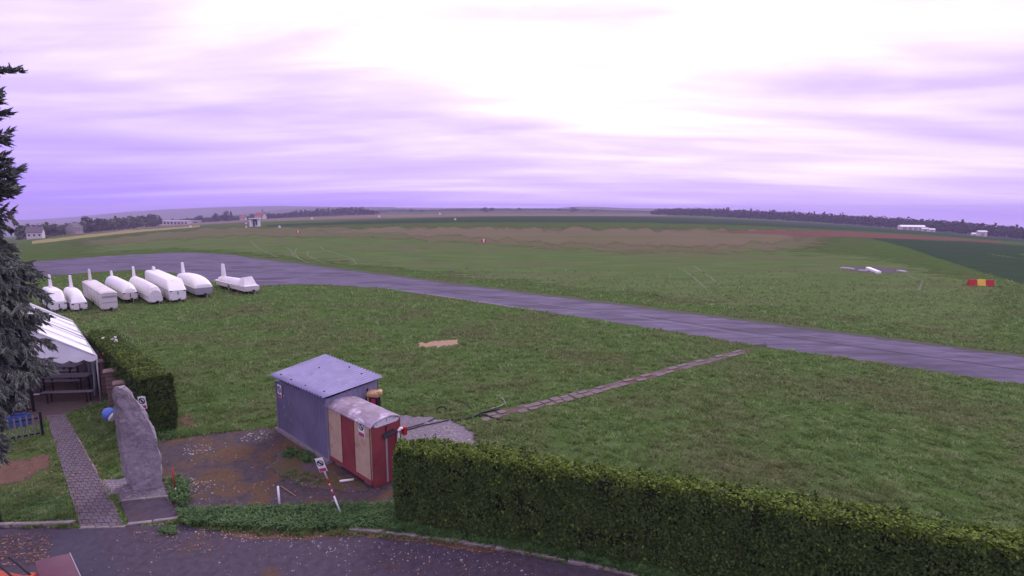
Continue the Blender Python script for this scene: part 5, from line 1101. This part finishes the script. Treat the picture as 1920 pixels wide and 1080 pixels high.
for (x0, y0, x1, y1, hh), lb in zip(((1577, 503.5, 1601, 506, .25), (1609, 508.5, 1626, 509.5, .25), (1627, 505, 1648, 513, .35), (1684, 509, 1699, 511.5, .25)), ('thin white beam at the left end of the grey hollow in the grass', 'short white beam second from the left in the grey hollow', 'big white beam slanting across the middle of the grey hollow', 'short white beam at the right end of the grey hollow')):
    a, b = np.array(P(x0, y0)), np.array(P(x1, y1)); d = b - a; c = (a + b) / 2; L = np.hypot(d[0], d[1])
    tag(MB().box((0, 0, 0), (L, .5, hh), 0, .04).build('white_beam', M['signwhite'] if 'big' in lb else M['pebble']), lb, 'beam', 'white beams in the grey hollow').location = (c[0], c[1], c[2] + hh / 2 - .03); bpy.data.objects[-1] if 0 else None
    o = [q for q in COL.objects if q.name.startswith('white_beam')][-1]; o.rotation_euler = (0, 0, math.atan2(d[1], d[0]))
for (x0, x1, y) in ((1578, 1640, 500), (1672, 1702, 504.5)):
    trail('trench', [(x0, y), ((x0 + x1) / 2, y + .5), (x1, y + 1.5)], .9, M['track_and_shade'], .03, 12)  # flat dark strip painting the shade in the gap behind the beams
def parked(px, py, label, m):
    p = P(px, py); root = empty('parked_car', (p[0], p[1], p[2]), label, 'car', None, .4)
    MB().loft([[(x, -.85, zb), (x, .85, zb), (x, .85, zt), (x, -.85, zt)] for x, zb, zt in ((-2.1, .4, .8), (-1.9, .25, .9), (1.8, .25, .95), (2.1, .4, .85))]).build('body', M[m], root)
    MB().loft([[(x, -.72, .9), (x, .72, .9), (x, .6, zt), (x, -.6, zt)] for x, zt in ((-1.7, .95), (-.9, 1.45), (.7, 1.45), (1.4, .97))]).build('cabin', M['glass'], root)
    for x in (-1.3, 1.3):
        for y in (-.8, .8): MB().tube([(x, y - .1, .3), (x, y + .1, .3)], .3, 10).build('wheel', M['dark'], root)
parked(85, 446, 'dark car parked by the leftmost village house', 'black'); parked(113, 441, 'white car parked on the left village edge, left of a second one', 'signwhite'); parked(122, 440, 'white car parked on the left village edge, nearer the gabled house', 'signwhite')

# ------------------------------------------------------------------ grass
def grass(name, n, dmin, dmax, azr, hh, ww, m, lean, power=1.0, blades=3, only=None, tall=None):
    inv = RNG.uniform((1 / dmax), (1 / dmin), n); d = 1 / inv; u = RNG.uniform(-azr, azr, n); x, y = u * d, d
    ok = np.ones(n, bool)
    for ex in EXCL:
        e = np.array(ex); bb = (x > e[:, 0].min()) & (x < e[:, 0].max()) & (y > e[:, 1].min()) & (y < e[:, 1].max()) & ok
        i = np.nonzero(bb)[0]
        if len(i): ok[i] &= ~in_poly(x[i], y[i], ex)
    vn = lambda sc, sd: vnoise(x * sc, y * sc, sd)
    lush = .42 * vn(3.6, 1) + .25 * vn(1.2, 2) + .33 * vn(7.5, 3)            # tussocks: where they thin out the turf shows
    ok &= RNG.random(n) < np.clip((lush - .30) * 3.4, .08, 1) * np.clip((72 - d) / 42, 0, 1)
    x, y, d, lush = x[ok], y[ok], d[ok], lush[ok]; k = len(x); hf = np.clip(.45 + 1.6 * (lush - .36) * 2, .4, 1.7); z = np.array([g(a, b) for a, b in zip(x, y)])
    tri = []
    grow = np.clip(d / 16, 1, 5)**.75
    for b in range(blades):
        a = RNG.uniform(0, 6.283, k); h = hh * RNG.uniform(.6, 1.25, k) * grow * hf; w_ = ww * RNG.uniform(.6, 1.4, k) * grow; ox, oy = RNG.normal(0, .03, k) * grow, RNG.normal(0, .03, k) * grow
        l = RNG.uniform(.1, lean, k); la = RNG.uniform(0, 6.283, k)
        c = np.stack([x + ox, y + oy, z], 1); e = np.stack([np.cos(a) * w_, np.sin(a) * w_, 0 * a], 1); t = c + np.stack([np.cos(la) * l * h, np.sin(la) * l * h, h], 1)
        tri.append(np.stack([c - e, c + e, t], 1))
    T = np.concatenate(tri, 0).reshape(-1, 3); return tag(npmesh(name, T, np.arange(len(T)).reshape(-1, 3), m), kind='stuff')
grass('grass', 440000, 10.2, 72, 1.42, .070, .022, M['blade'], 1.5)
def patch_grass(name, lo, up, n, h0, h1, w_, m):
    lo, up = resample(lo, 80), resample(up, 80); tri = []
    for _ in range(n):
        i = random.randrange(79); t = random.random(); f = random.random(); q = (lo[i] * (1 - t) + up[i] * t) * f + (lo[i + 1] * (1 - t) + up[i + 1] * t) * (1 - f)
        p = P(q[0], q[1]); c = np.array(p)
        for b in range(4):
            a = random.uniform(0, 6.283); h = random.uniform(h0, h1); r = random.uniform(.2, 1.1) * h; o = np.array((random.gauss(0, .03), random.gauss(0, .03), 0)); e = np.array((math.cos(a + 1.57), math.sin(a + 1.57), 0)) * w_ * random.uniform(.6, 1.5)
            md = c + o + np.array((math.cos(a) * r * .4, math.sin(a) * r * .4, h * .75)); tp = c + o + np.array((math.cos(a) * r, math.sin(a) * r, h * random.uniform(.6, 1)))
            tri += [c + o - e * .6, c + o + e * .6, md + e, c + o - e * .6, md + e, md - e, md - e, md + e, tp]
    T = np.array(tri); return tag(npmesh(name, T, np.arange(len(T)).reshape(-1, 3), m), kind='stuff')
patch_grass('verge_grass', [(345, 985), (450, 993), (560, 998), (640, 995), (720, 996), (820, 1010)], [(335, 962), (450, 958), (560, 954), (640, 952), (740, 950), (830, 980)], 2600, .07, .24, .016, M['tall'])
patch_grass('verge_grass', [(720, 1000), (850, 1015), (1000, 1039), (1150, 1070), (1260, 1096)], [(735, 965), (850, 986), (1000, 1016), (1150, 1044), (1300, 1082)], 3000, .05, .19, .015, M['tall'])
patch_grass('verge_grass', [(-10, 984), (60, 983), (135, 980)], [(-10, 925), (60, 925), (120, 930)], 700, .03, .10, .010, M['tall'])
patch_grass('weeds', [(322, 955), (352, 950), (350, 925)], [(318, 905), (335, 900), (345, 905)], 120, .08, .3, .02, M['tall'])
patch_grass('weeds', [(530, 858), (570, 868), (590, 870)], [(540, 842), (570, 850), (590, 858)], 90, .06, .2, .02, M['tall'])
patch_grass('weeds', [(300, 1004), (330, 1003)], [(300, 992), (330, 990)], 60, .05, .12, .016, M['tall'])
patch_grass('weeds', [(265, 825), (330, 822)], [(262, 812), (332, 812)], 150, .06, .2, .018, M['tall'])
patch_grass('weeds', [(520, 905), (600, 912)], [(540, 880), (610, 895)], 50, .04, .1, .014, M['tall'])
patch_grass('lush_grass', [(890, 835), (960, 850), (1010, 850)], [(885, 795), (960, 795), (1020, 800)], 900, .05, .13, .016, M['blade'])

# ------------------------------------------------------------------ haze
def haze():
    m = bpy.data.materials.new('haze'); m.use_nodes = True; nt = m.node_tree; nt.nodes.clear(); o = nt.nodes.new('ShaderNodeOutputMaterial'); v = nt.nodes.new('ShaderNodeVolumePrincipled')
    v.inputs['Color'].default_value = (.74, .62, 1.0, 1); v.inputs['Density'].default_value = .00022; nt.links.new(v.outputs[0], o.inputs['Volume'])
    zb = min(v_.co.z for v_ in bpy.data.objects['ground'].data.vertices) - 1; S = 4800
    tag(MB().box((0, 0, (zb + 40) / 2), (2 * S, 2 * S, 40 - zb)).build('haze', m), kind='stuff')
haze()
